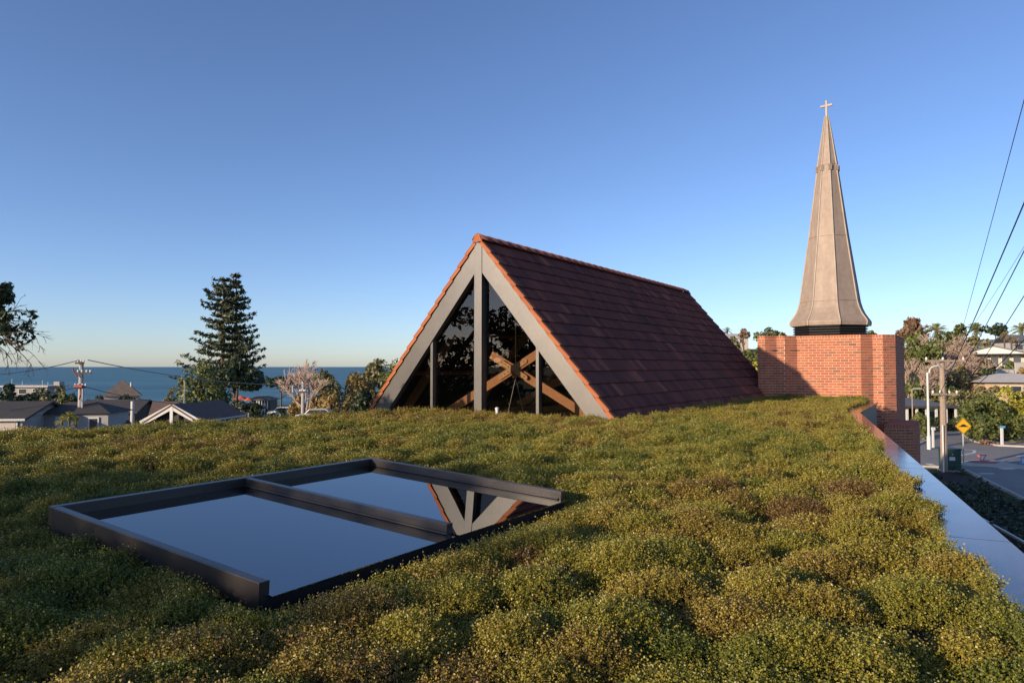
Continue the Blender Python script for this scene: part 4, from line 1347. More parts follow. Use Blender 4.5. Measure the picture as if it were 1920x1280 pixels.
# the old pohutukawa whose branches reach in at the left; it is mirrored in the gable
def old_tree():
    r = np.random.default_rng(21)
    B = Vector((-21.0, 10.6, GZ))
    t_ = thing('old_pohutukawa', B, 'old spreading tree with dark leaf clusters and bare hanging twigs at the hall edge', 'tree')
    m_ = MB(); tw_ = MB()
    tips = []
    def grow(p, d, L, rad_, lev):
        pts = [p]; q = p
        if p.x > -0.8 * p.y - 1.0 and lev > 0: return
        for s_ in range(3):
            d = (d + Vector((r.normal() * .22, r.normal() * .22, r.normal() * .16 + .02))).normalized()
            q = q + d * L / 3; pts.append(q)
        m_.tube(pts, [rad_, rad_ * .9, rad_ * .8, rad_ * .68], 7 if lev < 3 else 4, cap=False)
        if lev >= 4: tips.append(q); return
        for k in range((5, 4, 3, 3)[lev]):
            a = r.uniform(0, 6.28)
            nd = (d * .75 + Vector((math.cos(a) * .8, math.sin(a) * .8, r.uniform(-.15, .55)))).normalized()
            grow(pts[r.integers(2, 4)], nd, L * r.uniform(.58, .85), rad_ * .55, lev + 1)
    grow(B, Vector((.03, .0, 1)), 4.6, .42, 0)
    tips = [q for q in tips if q.x < -0.84 * q.y - 1.2 or q.y < 2]
    P_, N_ = [], []
    for q in tips:
        n = 90; d = r.normal(size=(n, 3)); d /= np.linalg.norm(d, axis=1, keepdims=True)
        P_.append(np.array(q) + d * np.array([.75, .75, .45]) * (r.random((n, 1)) ** .4)); N_.append(d)
    # the limb that hangs into the picture: one dark tuft and many thin bare twigs
    s0 = Vector((-14.6, 10.6, 2.9)); 
    tuft = at(8, 575, 11.5)
    m_.tube([B + Vector((.1, 0, 6)), s0, at(-60, 560, 11.4), tuft], [.16, .10, .05, .012], 6)
    for k in range(46):
        f = r.random(); px_ = -30 + 46 * r.random() ** .8 + r.normal() * 3; py_ = 536 + 84 * f
        px_ = min(px_, 22 - 12 * abs(f - .35)); rr__ = r.uniform(.05, .13)
        n = int(420 * rr__) + 8; c_ = np.array(at(px_, py_, 11.5 + r.normal() * .2)); d = r.normal(size=(n, 3)); d /= np.linalg.norm(d, axis=1, keepdims=True)
        P_.append(c_ + d * rr__ * (r.random((n, 1)) ** .5)); N_.append(d)
    for k in range(60):
        px_ = r.uniform(0, 66); py_ = r.uniform(585, 655); n = 5
        c_ = np.array(at(px_, py_ - abs(px_ - 30) * .1, 11.5)); P_.append(c_ + r.normal(0, .03, (n, 3))); N_.append(r.normal(size=(n, 3)))
    V1, Q1 = leaf_cloud(np.concatenate(P_[:len(tips)]), np.concatenate(N_[:len(tips)]), .16, r, 1.9)
    V2, Q2 = leaf_cloud(np.concatenate(P_[len(tips):]), np.concatenate(N_[len(tips):]), .055, r, 1.9)
    off = np.array(B)
    link(bpy.data.objects.new('crown', arr_mesh('crown', np.concatenate([V1, V2]) - off, np.concatenate([Q1, Q2 + len(V1)]), M['lf_dark'])), t_)
    def twig_(p, d, L, lev, rad_):
        pts = [p]; q = p
        for s_ in range(4):
            d = (d + Vector((r.normal() * .12, r.normal() * .1, -.10 + r.normal() * .07))).normalized(); q = q + d * L / 4; pts.append(q)
        tw_.tube(pts, [rad_, rad_ * .85, rad_ * .7, rad_ * .55, rad_ * .35], 4, cap=False)
        if lev < 3:
            for k in range((4, 3, 3)[lev]):
                nd = (d + Vector((r.normal() * .45, r.normal() * .3, r.normal() * .42 + .18))).normalized()
                twig_(pts[r.integers(1, 5)], nd, L * r.uniform(.35, .6), lev + 1, rad_ * .6)
    for (x0, y0, x1, y1) in ((-30, 590, 52, 600), (-30, 610, 62, 628), (-30, 616, 55, 640), (-25, 625, 45, 655), (-20, 600, 40, 575), (-30, 640, 30, 660)):
        a, b = at(x0, y0, 11.5), at(x1, y1, 11.5 + r.normal() * .2)
        twig_(a, (b - a).normalized() + Vector((0, 0, .22)), (b - a).length * .95, 0, .013)
    m_.build('trunk', M['bark'], t_, smooth_=True); tw_.build('twigs', M['bark'], t_)
old_tree()
for k, (x, y, ht, w_) in enumerate(((-29, 4.5, 7.0, 5.5), (-30, 9.5, 7.6, 6.0), (-29, 15, 7.2, 6.0), (-31, 21, 7.0, 6.0), (-27, -0.5, 6.4, 5.0))):  # unseen trees added to hide the horizon mirrored in the gable glass
    r = np.random.default_rng(300 + k)
    t_ = thing('mirror_tree', (x, y, GZ), ('dense unseen tree added to be mirrored low in the gable glass behind the old tree', 'tallest tree added for the gable mirror behind the old spreading tree', 'tree added for the gable mirror beyond the old spreading tree towards the sea', 'last tree added for the gable mirror towards the garage house', 'tree added for the gable mirror on the inland side of the old tree')[k], 'tree', 'trees added for the gable mirror')
    P_, N_ = crown_points((x, y, GZ + ht * .55), w_ / 2, w_ / 2, ht * .52, 12, 3200, r, low=True)
    V, Q = leaf_cloud(P_, N_, .22, r)
    link(bpy.data.objects.new('crown', arr_mesh('crown', V - np.array([x, y, GZ]), Q, M['lf_dark'])), t_)
    m_ = MB(); branch_set(m_, (x, y, GZ - .2), (x, y, GZ + ht * .8), .16, 2, 6, r); m_.build('trunk', M['bark'], t_)

# thin-crowned tree added unseen behind the camera to shade the roof's near left
r = np.random.default_rng(77)
t_ = thing('shade_tree', (-18.6, -8.2, GZ), 'unseen thin-crowned tree added to throw broken shade over the near roof', 'tree')
P_, N_ = crown_points((-18.6, -8.2, 3.8), 4.4, 4.2, 2.3, 16, 2300, r, low=True, fill=.6)
V, Q = leaf_cloud(P_, N_, .26, r)
link(bpy.data.objects.new('crown', arr_mesh('crown', V - np.array([-18.6, -8.2, GZ]), Q, M['lf_mid'])), t_)
m_ = MB(); branch_set(m_, (-18.6, -8.2, GZ - .2), (-18.6, -8.2, 4.4), .2, 4, 12, r); m_.build('trunk', M['bark'], t_, smooth_=True)

# ------------------------------------------------------------------ hillside to the right
G_ = 'trees on the hill'
shrub('slope_bush', 1400, 74, 655, 60, M['lf_mid'], 'bright green bush between the chapel verge and the brick tower')
shrub('slope_bush', 1372, 88, 640, 52, M['lf_olive'], 'olive bush above the far chapel verge')
shrub('slope_bush', 1410, 62, 672, 40, M['lf_yellow'], 'yellow-green low bush touching the brick tower corner')
palm(1364, 140, 610, 12, 'small palm on the skyline above the chapel verge', 31, 26)
tree('rust_tree', 1394, 128, 619, 26, M['lf_rust'], 'small rust-coloured tree on the skyline beside the tower', crown_f=.3)
shrub('slope_bush', 1410, 104, 630, 46, M['lf_mid'], 'tall green bush at the tower corner below the round skyline tree')
shrub('slope_bush', 1374, 112, 634, 44, M['lf_olive'], 'olive bush below the small skyline palm')
tree('round_tree', 1441, 132, 617, 62, M['lf_mid'], 'round green tree on the skyline just left of the spire', lobes=12, crown_f=.4)
tree('round_tree', 1634, 140, 622, 18, M['lf_mid'], 'small green tree top peeping over the tower parapet', crown_f=.3)
norfolk(1714, 150, 597, 'thin rust-tipped conifer on the hilltop', 40, 3.6, .2, M['lf_rust'])
tree('rust_tree', 1694, 142, 612, 26, M['lf_rust'], 'rusty-leaved tree at the tower edge on the hilltop')
tree('hill_tree', 1712, 128, 622, 50, M['lf_mid'], 'green tree below the rust-tipped conifer')
palm(1757, 142, 599, 23, 'broad palm on the hilltop above the pink leafless thicket', 32)
palm(1831, 142, 598, 22, 'tall palm on the hilltop crossed by the overhead wires', 33)
palm(1916, 146, 599, 21, 'palm on the hilltop right of the dark domed tree', 34)
tree('leaning_tree', 1804, 146, 604, 30, M['lf_mid'], 'small leaning green tree between the two hilltop palms')
tree('domed_tree', 1868, 142, 608, 52, M['lf_dark'], 'dark domed tree on the hilltop above the white gable house', lobes=12, seed=8)
shrub('hill_shrub', 1812, 134, 622, 56, M['lf_olive'], 'olive shrub at the foot of the two hilltop palms')
shrub('hill_shrub', 1775, 138, 618, 40, M['lf_mid'], 'green shrub beside the pink leafless thicket top')
shrub('hill_shrub', 1846, 128, 630, 28, M['lf_olive'], 'olive shrub above the white gable house roof')
for k, (x, D, ty, rp) in enumerate(((1884, 118, 620, 11), (1897, 116, 624, 12), (1906, 119, 632, 11))):
    palm(x, D, ty, rp, ('pale cabbage tree over the white gable house roof, beside the dark domed tree', 'tallest pale cabbage tree head in the middle of its clump', 'pale cabbage tree at the end of its clump by the dark gable')[k], 80 + k, 30, 'cabbage trees', 'cabbage_tree', M['lf_gold'], .6)
tree('hill_tree', 1733, 96, 640, 72, M['lf_mid'], 'broad green tree left of the pink leafless thicket', lobes=12, seed=91)
tree('hill_tree', 1700, 100, 648, 36, M['lf_olive'], 'olive tree beside the brick tower edge')
bt_ = [(1762, 116, 624, 60, 'pink leafless tree under the broad palm'), (1800, 110, 640, 70, 'pink leafless tree in the middle of the thicket'), (1828, 104, 655, 62, 'brown leafless tree by the white gable house'), (1780, 98, 655, 56, 'pale leafless tree behind the power pole crossarm'), (1812, 92, 672, 66, 'tangled leafless tree low in the thicket'), (1752, 86, 668, 44, 'pale leafless tree left of the power pole'), (1722, 84, 676, 36, 'pale leafless tree between brick tower and lamp column'), (1704, 88, 670, 24, 'white-stemmed leafless tree at the brick tower edge')]
for k, (x, D, ty, w_, lb) in enumerate(bt_):
    bare_tree(x, D, ty, w_, lb, M['bark_pale'], 'leafless trees on the hill', 100 + k, 2 if k < 5 else 1)
shrub('bank_shrub', 1848, 100, 668, 40, M['lf_rust'], 'rusty shrub below the white gable house')
shrub('bank_shrub', 1800, 90, 690, 70, M['lf_olive'], 'dull olive scrub under the leafless thicket')
shrub('bank_shrub', 1838, 92, 684, 60, M['lf_dark'], 'dark scrub under the brown leafless tree')
shrub('bank_shrub', 1770, 88, 690, 50, M['lf_dark'], 'dark scrub behind the power pole')
shrub('bank_shrub', 1892, 98, 678, 36, M['lf_mid'], 'bright green round shrub below the veranda of the white house')
shrub('bank_shrub', 1916, 90, 690, 34, M['lf_gold'], 'golden shrub above the cream brick house')
shrub('bank_shrub', 1704, 80, 708, 34, M['lf_mid'], 'green shrub by the tower edge above the long grey roof')
shrub('bank_shrub', 1735, 80, 718, 50, M['lf_olive'], 'olive shrub above the long grey roof')
shrub('bank_shrub', 1772, 78, 720, 50, M['lf_mid'], 'green shrub behind the power pole above the grey roof')
shrub('bank_shrub', 1806, 76, 728, 56, M['lf_olive'], 'grey-olive shrub at the end of the long grey roof')
shrub('bank_shrub', 1850, 80, 722, 50, M['lf_olive'], 'dry grey shrub left of the cream brick house')
for k, (x, D, ty, w_, mt, lb) in enumerate(((1822, 63, 748, 56, 'lf_mid', 'green end of the tall street hedge behind the hump sign'), (1860, 64.5, 735, 70, 'lf_mid', 'tall green street hedge beside the street name post'), (1900, 66, 726, 74, 'lf_yellow', 'tallest yellow-green part of the street hedge'), (1945, 66, 730, 80, 'lf_mid', 'street hedge running on past the street name post'), (1838, 60.5, 778, 60, 'lf_mid', 'lower green front of the street hedge behind the hump sign'), (1885, 62.5, 775, 90, 'lf_mid', 'lower front of the street hedge behind the street name post'))):
    shrub('street_hedge', x, D, ty, w_, M[mt], lb, lobes=16, dens=1.2, group='street hedge bushes')
shrub('street_shrub', 1722, 63, 775, 34, M['lf_mid'], 'green shrub at the lower brick buttress beside the lamp column')
shrub('street_shrub', 1738, 69, 772, 34, M['lf_dark'], 'dark shrub under the long grey roof by the lamp column')
shrub('street_shrub', 1765, 72, 782, 50, M['lf_dark'], 'dark hedge behind the power pole across the street')
shrub('street_shrub', 1792, 72, 784, 34, M['lf_dark'], 'dark hedge left of the hump sign across the street')
shrub('verge_planting', 1905, 61, 826, 60, M['lf_olive'], 'low verge planting behind the far kerb', cat='shrub')
shrub('verge_planting', 1850, 58.8, 824, 40, M['lf_rust'], 'brown low verge planting at the hedge corner', cat='shrub')

# ------------------------------------------------------------------ houses
def gable_roof(t_, c, ex, ey, L, W, z_eave, rise, mat, ov=0.4, th=0.14, courses=0, gm='white'):
    """ridge along ex; each slope its own part"""
    for s_ in (1, -1):
        a = c - ex * (L / 2 + ov); b = c + ex * (L / 2 + ov)
        r0 = Vector((0, 0, z_eave + rise)); e0 = ey * s_ * (W / 2 + ov) + Vector((0, 0, z_eave - rise * ov / (W / 2)))
        m_ = MB(); m_.prism([a + r0, b + r0, b + e0, a + e0], (0, 0, -th)); o = m_.build('roof', mat, t_)
        m_ = MB(); m_.bar(a + e0 + Vector((0, 0, -.06)), b + e0 + Vector((0, 0, -.06)), .1, .14); m_.build('gutter', M[gm], t_)
        if courses:
            for k in range(1, courses):
                f = k / courses
                m_ = MB(); m_.bar(a.lerp(a, 0) + r0.lerp(e0, f) + Vector((0, 0, .012)), b + r0.lerp(e0, f) + Vector((0, 0, .012)), .06, .03); m_.build('roof_rib', mat, t_)
def house_box(t_, c, ex, ey, L, W, z0, z1, mat):
    m_ = MB(); m_.box(c + Vector((0, 0, (z0 + z1) / 2)), ex * L / 2, ey * W / 2, (0, 0, (z1 - z0) / 2)); return m_.build('wall', mat, t_)
def opening(t_, p, ex, n, w, h, frame, glass, name='window', fr=0.09, bars=0):
    m_ = MB(); m_.box(p, ex * w / 2, n * 0.04, (0, 0, h / 2)); f_ = m_.build(name, frame, t_)
    m_ = MB(); m_.box(p + n * 0.012, ex * (w / 2 - fr), n * 0.04, (0, 0, h / 2 - fr)); m_.build('pane', glass, f_)
    for k in range(bars):
        m_ = MB(); m_.box(p + n * 0.03 + ex * (w * ((k + 1) / (bars + 1) - .5)), ex * 0.03, n * 0.03, (0, 0, h / 2 - fr)); m_.build('glazing_bar', frame, f_)
    return f_
def gable_wall(t_, c, ex, ey, L, W, z_eave, rise, mat, end=1, th=.12):
    p = c + ex * end * (L / 2 - th)
    m_ = MB(); m_.prism([p + ey * W / 2 + Vector((0, 0, z_eave - .05)), p - ey * W / 2 + Vector((0, 0, z_eave - .05)), p + Vector((0, 0, z_eave + rise - .16))], ex * end * th); m_.build('gable', mat, t_)
X_, Y_ = Vector((1, 0, 0)), Vector((0, 1, 0))
def ang(a): return Vector((math.cos(rad(a)), math.sin(rad(a)), 0)), Vector((-math.sin(rad(a)), math.cos(rad(a)), 0))

# grey garage house at the far left
g0 = at(6, 784, 45); gz0 = tz(g0.x, g0.y)
H1 = thing('garage_house', (g0.x, g0.y, gz0 - .2), 'grey house with a charcoal gable roof and a cream garage door', 'house')
ex, ey = ang(8)
zE, zR = at(30, 783.5, 45).z, at(30, 751.5, 49).z
cB = Vector((at(-28, 760, 48).x, 48.6, 0))
L1, W1 = 7.4, 6.4
house_box(H1, cB, ex, ey, L1, W1, gz0 - .3, zE, M['greywall'])
gable_roof(H1, cB, ex, ey, L1, W1, zE, zR - zE, M['dkroof'], .35)
gable_wall(H1, cB, ex, ey, L1, W1, zE, zR - zE, M['greywall'])
fr_ = cB - ey * (W1 / 2)
pdoor = fr_ + ex * (L1 / 2 - 1.5) + Vector((0, 0, zE - 1.35))
opening(H1, pdoor - ey * .04, ex, -ey, 2.5, 2.3, M['white'], M['cream'], 'garage_door', .12)
for k in range(4):
    m_ = MB(); m_.box(pdoor - ey * .1 + Vector((0, 0, -.85 + k * .5)), ex * 1.1, ey * .01, (0, 0, .012)); m_.build('door_panel_joint', M['greywall'], H1)
m_ = MB(); q = fr_ + ex * 1.6 + ey * .9; zq = zE + .55; m_.tube([(q.x, q.y, zq), (q.x, q.y, zq + .75)], .05, 8); m_.build('vent', M['galv'], H1)
cB2 = cB + ex * (L1 / 2 + 2.1) + ey * 1.4
zE2 = at(70, 775, 49).z
house_box(H1, cB2, ex, ey, 4.2, 3.6, gz0 - .3, zE2, M['greywall'])
m_ = MB(); zz = Vector((0, 0, zE2)); b4 = [cB2 + ex * (sx_ * 2.4) + ey * (sy_ * 2.1) + zz for sx_, sy_ in ((-1, -1), (1, -1), (1, 1), (-1, 1))]
rdg = [cB2 - ex * 1.4 + zz + Vector((0, 0, .75)), cB2 + ex * .5 + zz + Vector((0, 0, .75))]
m_.add(b4 + rdg, [(0, 1, 5, 4), (1, 2, 5), (2, 3, 4, 5), (3, 0, 4), (3, 2, 1, 0)]); m_.build('hip_roof', M['dkroof'], H1)
f2 = cB2 - ey * 1.8
opening(H1, f2 - ex * .75 + Vector((0, 0, zE2 - 1.15)) - ey * .04, ex, -ey, 1.25, 1.9, M['white'], M['white'], 'door', .1)
opening(H1, f2 + ex * 1.15 + Vector((0, 0, zE2 - 1.0)) - ey * .04, ex, -ey, .72, 1.45, M['white'], M['winglass'], 'window', .1)

# brown-roofed house with the white gable porch
H2 = thing('porch_house', (at(316, 780, 58).x, 58, tz(at(316, 780, 58).x, 58) - .2), 'house with a brown tile roof and a white open gable porch', 'house')
gz2 = H2.location.z
ex, ey = ang(-4)
c2 = Vector((at(329, 770, 58.3).x, 62.5, 0))
zR2, zE2 = at(322, 757.5, 58.6).z, at(380, 786, 58.6).z
m_ = MB(); W2 = (at(382, 780, 58.6) - at(262, 780, 58.6)).x
house_box(H2, c2 + ey * 1.2 - ex * .4, ex, ey, W2 * .82, 7.4, gz2, zE2, M['greywall'])
gable_roof(H2, c2, ey, ex, 8.2, W2 * .80, zE2, zR2 - zE2, M['brroof'], .25)
# wide hipped body behind and left
zb = Vector((0, 0, zE2 - .35)); 
bb = [c2 + ex * a + ey * b + zb for a, b in ((-W2 * .60, -2.6), (W2 * .26, -2.6), (W2 * .26, 4.8), (-W2 * .60, 4.8))]
rz_ = at(285, 752.5, 63).z
rd = [Vector((at(284, 752, 63).x, 63.2, rz_)), Vector((at(330, 752, 63).x, 63.2, rz_))]
m_ = MB(); m_.add(bb + rd, [(0, 1, 5, 4), (1, 2, 5), (2, 3, 4, 5), (3, 0, 4), (3, 2, 1, 0)]); m_.build('hip_roof', M['brroof'], H2)
# white barge boards and king post of the open gable
fy = -4.25
ap = c2 + ey * fy + Vector((0, 0, zR2 + .02))
for s_ in (1, -1):
    e_ = c2 + ey * fy + ex * s_ * (W2 * .50) + Vector((0, 0, zE2 - .12))
    m_ = MB(); m_.bar(ap + Vector((0, 0, -.22)), e_ + Vector((0, 0, -.22)), .12, .46, up=-ey.cross(e_ - ap)); m_.build('barge_board', M['white'], H2)
m_ = MB(); m_.box(ap + Vector((0, 0, -1.0)) , ex * .13, ey * .08, (0, 0, .75)); m_.build('king_post', M['white'], H2)
m_ = MB(); m_.prism([ap + ey * .5 + Vector((0, 0, -.5)), ap + ey * .5 + ex * W2 * .4 + Vector((0, 0, zE2 - zR2 - .2)), ap + ey * .5 - ex * W2 * .4 + Vector((0, 0, zE2 - zR2 - .2))], ey * .1); m_.build('gable', M['dkroof'], H2)
fl = at(248.5, 752, 60); m_ = MB(); m_.tube([(fl.x, 60, zE2 - 1), (fl.x, 60, at(248, 752, 60).z)], .14, 10); m_.build('flue', M['white'], H2)
an = at(345, 752, 63.4); m_ = MB(); m_.tube([(an.x, 63.4, rz_ - .3), (an.x, 63.4, rz_ + 1.9)], .03, 5); m_.bar((an.x - .25, 63.4, rz_ + 1.0), (an.x + .35, 63.4, rz_ + 1.0), .03, .03); m_.build('aerial', M['galv'], H2)

# pyramid-roofed house
D3 = 105
p3 = at(229, 745, D3); H3 = thing('pyramid_house', (p3.x, D3, tz(p3.x, D3) - .2), 'two-storey house with a pyramid shingle roof in front of the sea', 'house')
ex, ey = ang(28)
zA, zE3 = at(226, 711, D3).z, at(226, 741, D3).z
hw = (at(273, 741, D3).x - at(184, 741, D3).x) / 2 / 1.36
c3 = Vector((p3.x, D3, 0))
house_box(H3, c3, ex, ey, hw * 1.78, hw * 1.78, H3.location.z, zE3 + .15, M['cream'])
m_ = MB(); m_.add([c3 + ex * a * hw + ey * b * hw + Vector((0, 0, zE3)) for a, b in ((-1, -1), (1, -1), (1, 1), (-1, 1))] + [c3 + Vector((0, 0, zA))], [(0, 1, 4), (1, 2, 4), (2, 3, 4), (3, 0, 4), (3, 2, 1, 0)]); m_.build('roof', M['shingle'], H3)
for k in (-.5, 0, .5):
    opening(H3, c3 - ey * hw * .9 + ex * hw * k * 1.1 + Vector((0, 0, zE3 - 1.3)), ex, -ey, 1.1, 1.3, M['shingle'], M['winglass'])
    opening(H3, c3 + ex * hw * .9 + ey * hw * k * 1.1 + Vector((0, 0, zE3 - 1.3)), ey, ex, 1.0, 1.3, M['white'], M['winglass'])
m_ = MB(); q = c3 + ex * hw * .45 - ey * hw * .4; m_.tube([(q.x, q.y, zE3 + .3), (q.x, q.y, zE3 + 2.0)], .14, 8); m_.build('flue', M['galv'], H3)

# dark roofed house; its shade is put into the charcoal wall and gutter colour
p4 = at(205, 765, 66); H4 = thing('shaded_house', (p4.x, 66, tz(p4.x, 66) - .2), 'house with a low charcoal roof and walls darkened as if shaded, behind the transformer pole', 'house')
ex, ey = ang(6); zE4, zR4 = at(205, 768, 66).z, at(205, 750, 66).z
c4 = Vector((p4.x, 67.5, 0)); house_box(H4, c4, ex, ey, 5.2, 5.0, H4.location.z, zE4, M['dkroof']); gable_roof(H4, c4, ex, ey, 5.2, 5.0, zE4, zR4 - zE4, M['dkroof'], .4, gm='dkroof'); gable_wall(H4, c4, ex, ey, 5.2, 5.0, zE4, zR4 - zE4, M['dkroof'])
for k in (-1, 1): opening(H4, c4 - ey * 2.5 + ex * k * 1.3 + Vector((0, 0, zE4 - 1.1)), ex, -ey, 1.3, 1.1, M['greywall'], M['winglass'])

# beach pavilion with a long flat roof
D5 = 170; p5 = at(60, 724, D5); H5 = thing('beach_pavilion', (p5.x, D5, tz(p5.x, D5) - .2), 'long flat-roofed pavilion by the water behind the hedge', 'building')
zt5 = at(60, 722, D5).z
m_ = MB(); m_.abox(p5.x - 5.6, p5.x + 6.6, D5 - 4, D5 + 4, zt5 - .35, zt5); m_.build('roof', M['palroof'], H5)
m_ = MB(); m_.abox(p5.x - 5.0, p5.x + 6, D5 - 3.2, D5 + 3.4, H5.location.z, zt5 - .35); m_.build('wall', M['greywall'], H5)
for k in range(3): opening(H5, Vector((p5.x - 3.4 + k * 3.4, D5 - 3.2, zt5 - 1.4)), X_, -Y_, 2.0, 1.3, M['white'], M['winglass'])
for k, xx in enumerate((-5.0, -2.4, 2.6, 4.0)):
    m_ = MB(); m_.tube([(p5.x + xx, D5, zt5), (p5.x + xx, D5, zt5 + (1.6, 1.0, 1.2, .8)[k])], .08, 6); m_.build('vent', M['galv'], H5)
p5b = at(111, 719, D5); m_ = MB(); m_.abox(p5b.x - .7, p5b.x + .7, D5 - 1, D5 + 1, zt5 - .2, zt5 + .9); m_.build('chimney', M['greywall'], H5)

# beachfront cafe, umbrella and parked van
D6 = 118; p6 = at(488, 765, D6); H6 = thing('beach_cafe', (p6.x, D6, tz(p6.x, D6) - .2), 'small beachfront cafe with a shingle roof and white posts', 'building')
zt6, ze6 = at(488, 743, D6).z, at(488, 750, D6).z
x0, x1 = at(466, 750, D6).x, at(507, 750, D6).x
m_ = MB(); cc = Vector(((x0 + x1) / 2, D6 + 2, 0)); hl = (x1 - x0) / 2 + .3
m_.add([cc + Vector((a * hl, b * 3, ze6)) for a, b in ((-1, -1), (1, -1), (1, 1), (-1, 1))] + [cc + Vector((-hl * .5, 0, zt6)), cc + Vector((hl * .5, 0, zt6))], [(0, 1, 5, 4), (1, 2, 5), (2, 3, 4, 5), (3, 0, 4), (3, 2, 1, 0)]); m_.build('roof', M['shingle'], H6)
m_ = MB(); m_.abox(x0 + .4, x1 - .3, D6 + .4, D6 + 4.4, H6.location.z, ze6); m_.build('wall', M['black'], H6)
for f in (.45, .55, .68, .8, .93):
    xx = x0 + (x1 - x0) * f; m_ = MB(); m_.abox(xx - .09, xx + .09, D6 - .75, D6 - .57, H6.location.z, ze6); m_.build('post', M['white'], H6)
um_ = at(452, 748, 110); U = thing('sun_umbrella', (um_.x, 110, tz(um_.x, 110)), 'orange sun umbrella beside the beachfront cafe', 'umbrella')
zt = at(452, 741.5, 110).z; ru = 1.25
m_ = MB(); vs = [(um_.x + ru * math.cos(a), 110 + ru * math.sin(a), zt - .55) for a in np.linspace(0, 2 * math.pi, 8, endpoint=False)] + [(um_.x, 110, zt)]
m_.add(vs, [(k, (k + 1) % 8, 8) for k in range(8)]); m_.build('canopy', M['orange'], U)
m_ = MB(); m_.tube([(um_.x, 110, tz(um_.x, 110)), (um_.x, 110, zt - .05)], .04, 6); m_.build('pole', M['white'], U)
um_ = at(466, 752, 109.4); U = thing('sun_umbrella', (um_.x, 109.4, tz(um_.x, 109.4)), 'half-folded orange umbrella nearest the cafe roof', 'umbrella')
zt = at(466, 744.5, 109.4).z; ru = .85
m_ = MB(); vs = [(um_.x + ru * math.cos(a), 109.4 + ru * math.sin(a), zt - .5) for a in np.linspace(0, 2 * math.pi, 8, endpoint=False)] + [(um_.x, 109.4, zt)]
m_.add(vs, [(k, (k + 1) % 8, 8) for k in range(8)]); m_.build('canopy', M['orange'], U)
m_ = MB(); m_.tube([(um_.x, 109.4, tz(um_.x, 109.4)), (um_.x, 109.4, zt - .05)], .04, 6); m_.build('pole', M['white'], U)
def car(px_, py_, D, label, mat):
    p = at(px_, py_, D); z0 = p.z - 1.35
    t_ = thing('parked_car', (p.x, D, z0), label, 'car')
    prof = [(-2.1, .35), (-2.1, .8), (-1.2, .92), (-.75, 1.35), (.9, 1.38), (1.6, .95), (2.1, .85), (2.1, .35)]
    m_ = MB(); m_.prism([Vector((p.x + a, D - .8, z0 + b)) for a, b in prof], (0, 1.6, 0)); m_.build('body', mat, t_, bevel=.06)
    m_ = MB(); m_.prism([Vector((p.x + a, D - .82, z0 + b)) for a, b in ((-1.05, .95), (-.7, 1.28), (.8, 1.3), (1.35, .95))], (0, .03, 0)); m_.build('window', M['winglass'], t_)
    for sx_ in (-1.3, 1.3):
        m_ = MB(); m_.tube([(p.x + sx_, D - .84, z0 + .32), (p.x + sx_, D - .62, z0 + .32)], .32, 14); w_ = m_.build('wheel', M['black'], t_)
        m_ = MB(); m_.tube([(p.x + sx_, D - .85, z0 + .32), (p.x + sx_, D - .80, z0 + .32)], .18, 10); m_.build('rim', M['galv'], w_)
car(533, 763, 96, 'white parked car glimpsed beside the cafe over the roof edge', M['white'])
car(598, 766, 68, 'pale grey parked car under the golden shrubs', M['galv'])

# ---- right side
D7 = 74; p7 = at(1745, 752, D7); H7 = thing('carport_building', (p7.x, D7, tz(p7.x, D7) - .2), 'long open-sided building with a plain grey hipped roof across the street', 'building')
x0, x1 = at(1640, 760, D7).x, at(1801, 760, D7).x
z0_, z1_ = at(1745, 761, D7).z, at(1745, 741, D7 + 5).z
m_ = MB(); m_.add([(x0, D7, z0_), (x1, D7, z0_), (x1, D7 + 10, z0_), (x0, D7 + 10, z0_), (x0, D7 + 5, z1_), (x1 - 4.4, D7 + 5, z1_)], [(0, 1, 5, 4), (1, 2, 5), (2, 3, 4, 5), (3, 0, 4), (3, 2, 1, 0)]); m_.build('roof', M['blroof'], H7)
m_ = MB(); m_.abox(x0, x1, D7 - .06, D7 + .06, z0_ - .22, z0_ - .012); m_.build('fascia', M['dkroof'], H7)
n_ = 9
for k in range(n_):
    xx = x0 + .5 + (x1 - x0 - .8) * k / (n_ - 1); m_ = MB(); m_.abox(xx - .1, xx + .1, D7 + .25, D7 + .45, H7.location.z, z0_ - .012); m_.build('post', M['white'], H7)
m_ = MB(); m_.abox(x0 + .3, x1 - .6, D7 + 7, D7 + 7.3, H7.location.z, z0_ - .05); m_.build('wall', M['palebrick'], H7)
for k in range(7):
    xx = x0 + 1.2 + (x1 - x0 - 2.6) * k / 6; opening(H7, Vector((xx, D7 + 6.98, z0_ - 1.0)), X_, -Y_, 1.0, 1.0, M['white'], M['winglass'])

D8 = 108; p8 = at(1885, 670, D8); H8 = thing('gable_house', (p8.x, D8, at(1885, 690, D8).z), 'white gable house with a grey roof and veranda on the hillside', 'house')
ex, ey = ang(-30)
zR8, zE8 = at(1885, 647, D8).z, at(1885, 663, D8).z
c8 = Vector((at(1889, 660, D8).x, D8 + 4, 0))
house_box(H8, c8, ex, ey, 10.0, 8.0, zE8 - 2.7, zE8, M['cream'])
for s_ in (1,):
    gable_roof(H8, c8, ey, ex, 8.6, 10.0, zE8, zR8 - zE8, M['blroof'], .5)
m_ = MB(); pw = c8 - ey * 4.35
m_.prism([pw + ex * 5 + Vector((0, 0, zE8)), pw - ex * 5 + Vector((0, 0, zE8)), pw + Vector((0, 0, zR8 - .18))], -ey * .1); m_.build('gable', M['white'], H8)
for k in range(5): opening(H8, c8 - ey * 4.0 + ex * (-1.2 + k * 1.45) + Vector((0, 0, zE8 - 1.25)), ex, -ey, 1.15, 1.9, M['white'], M['winglass'])
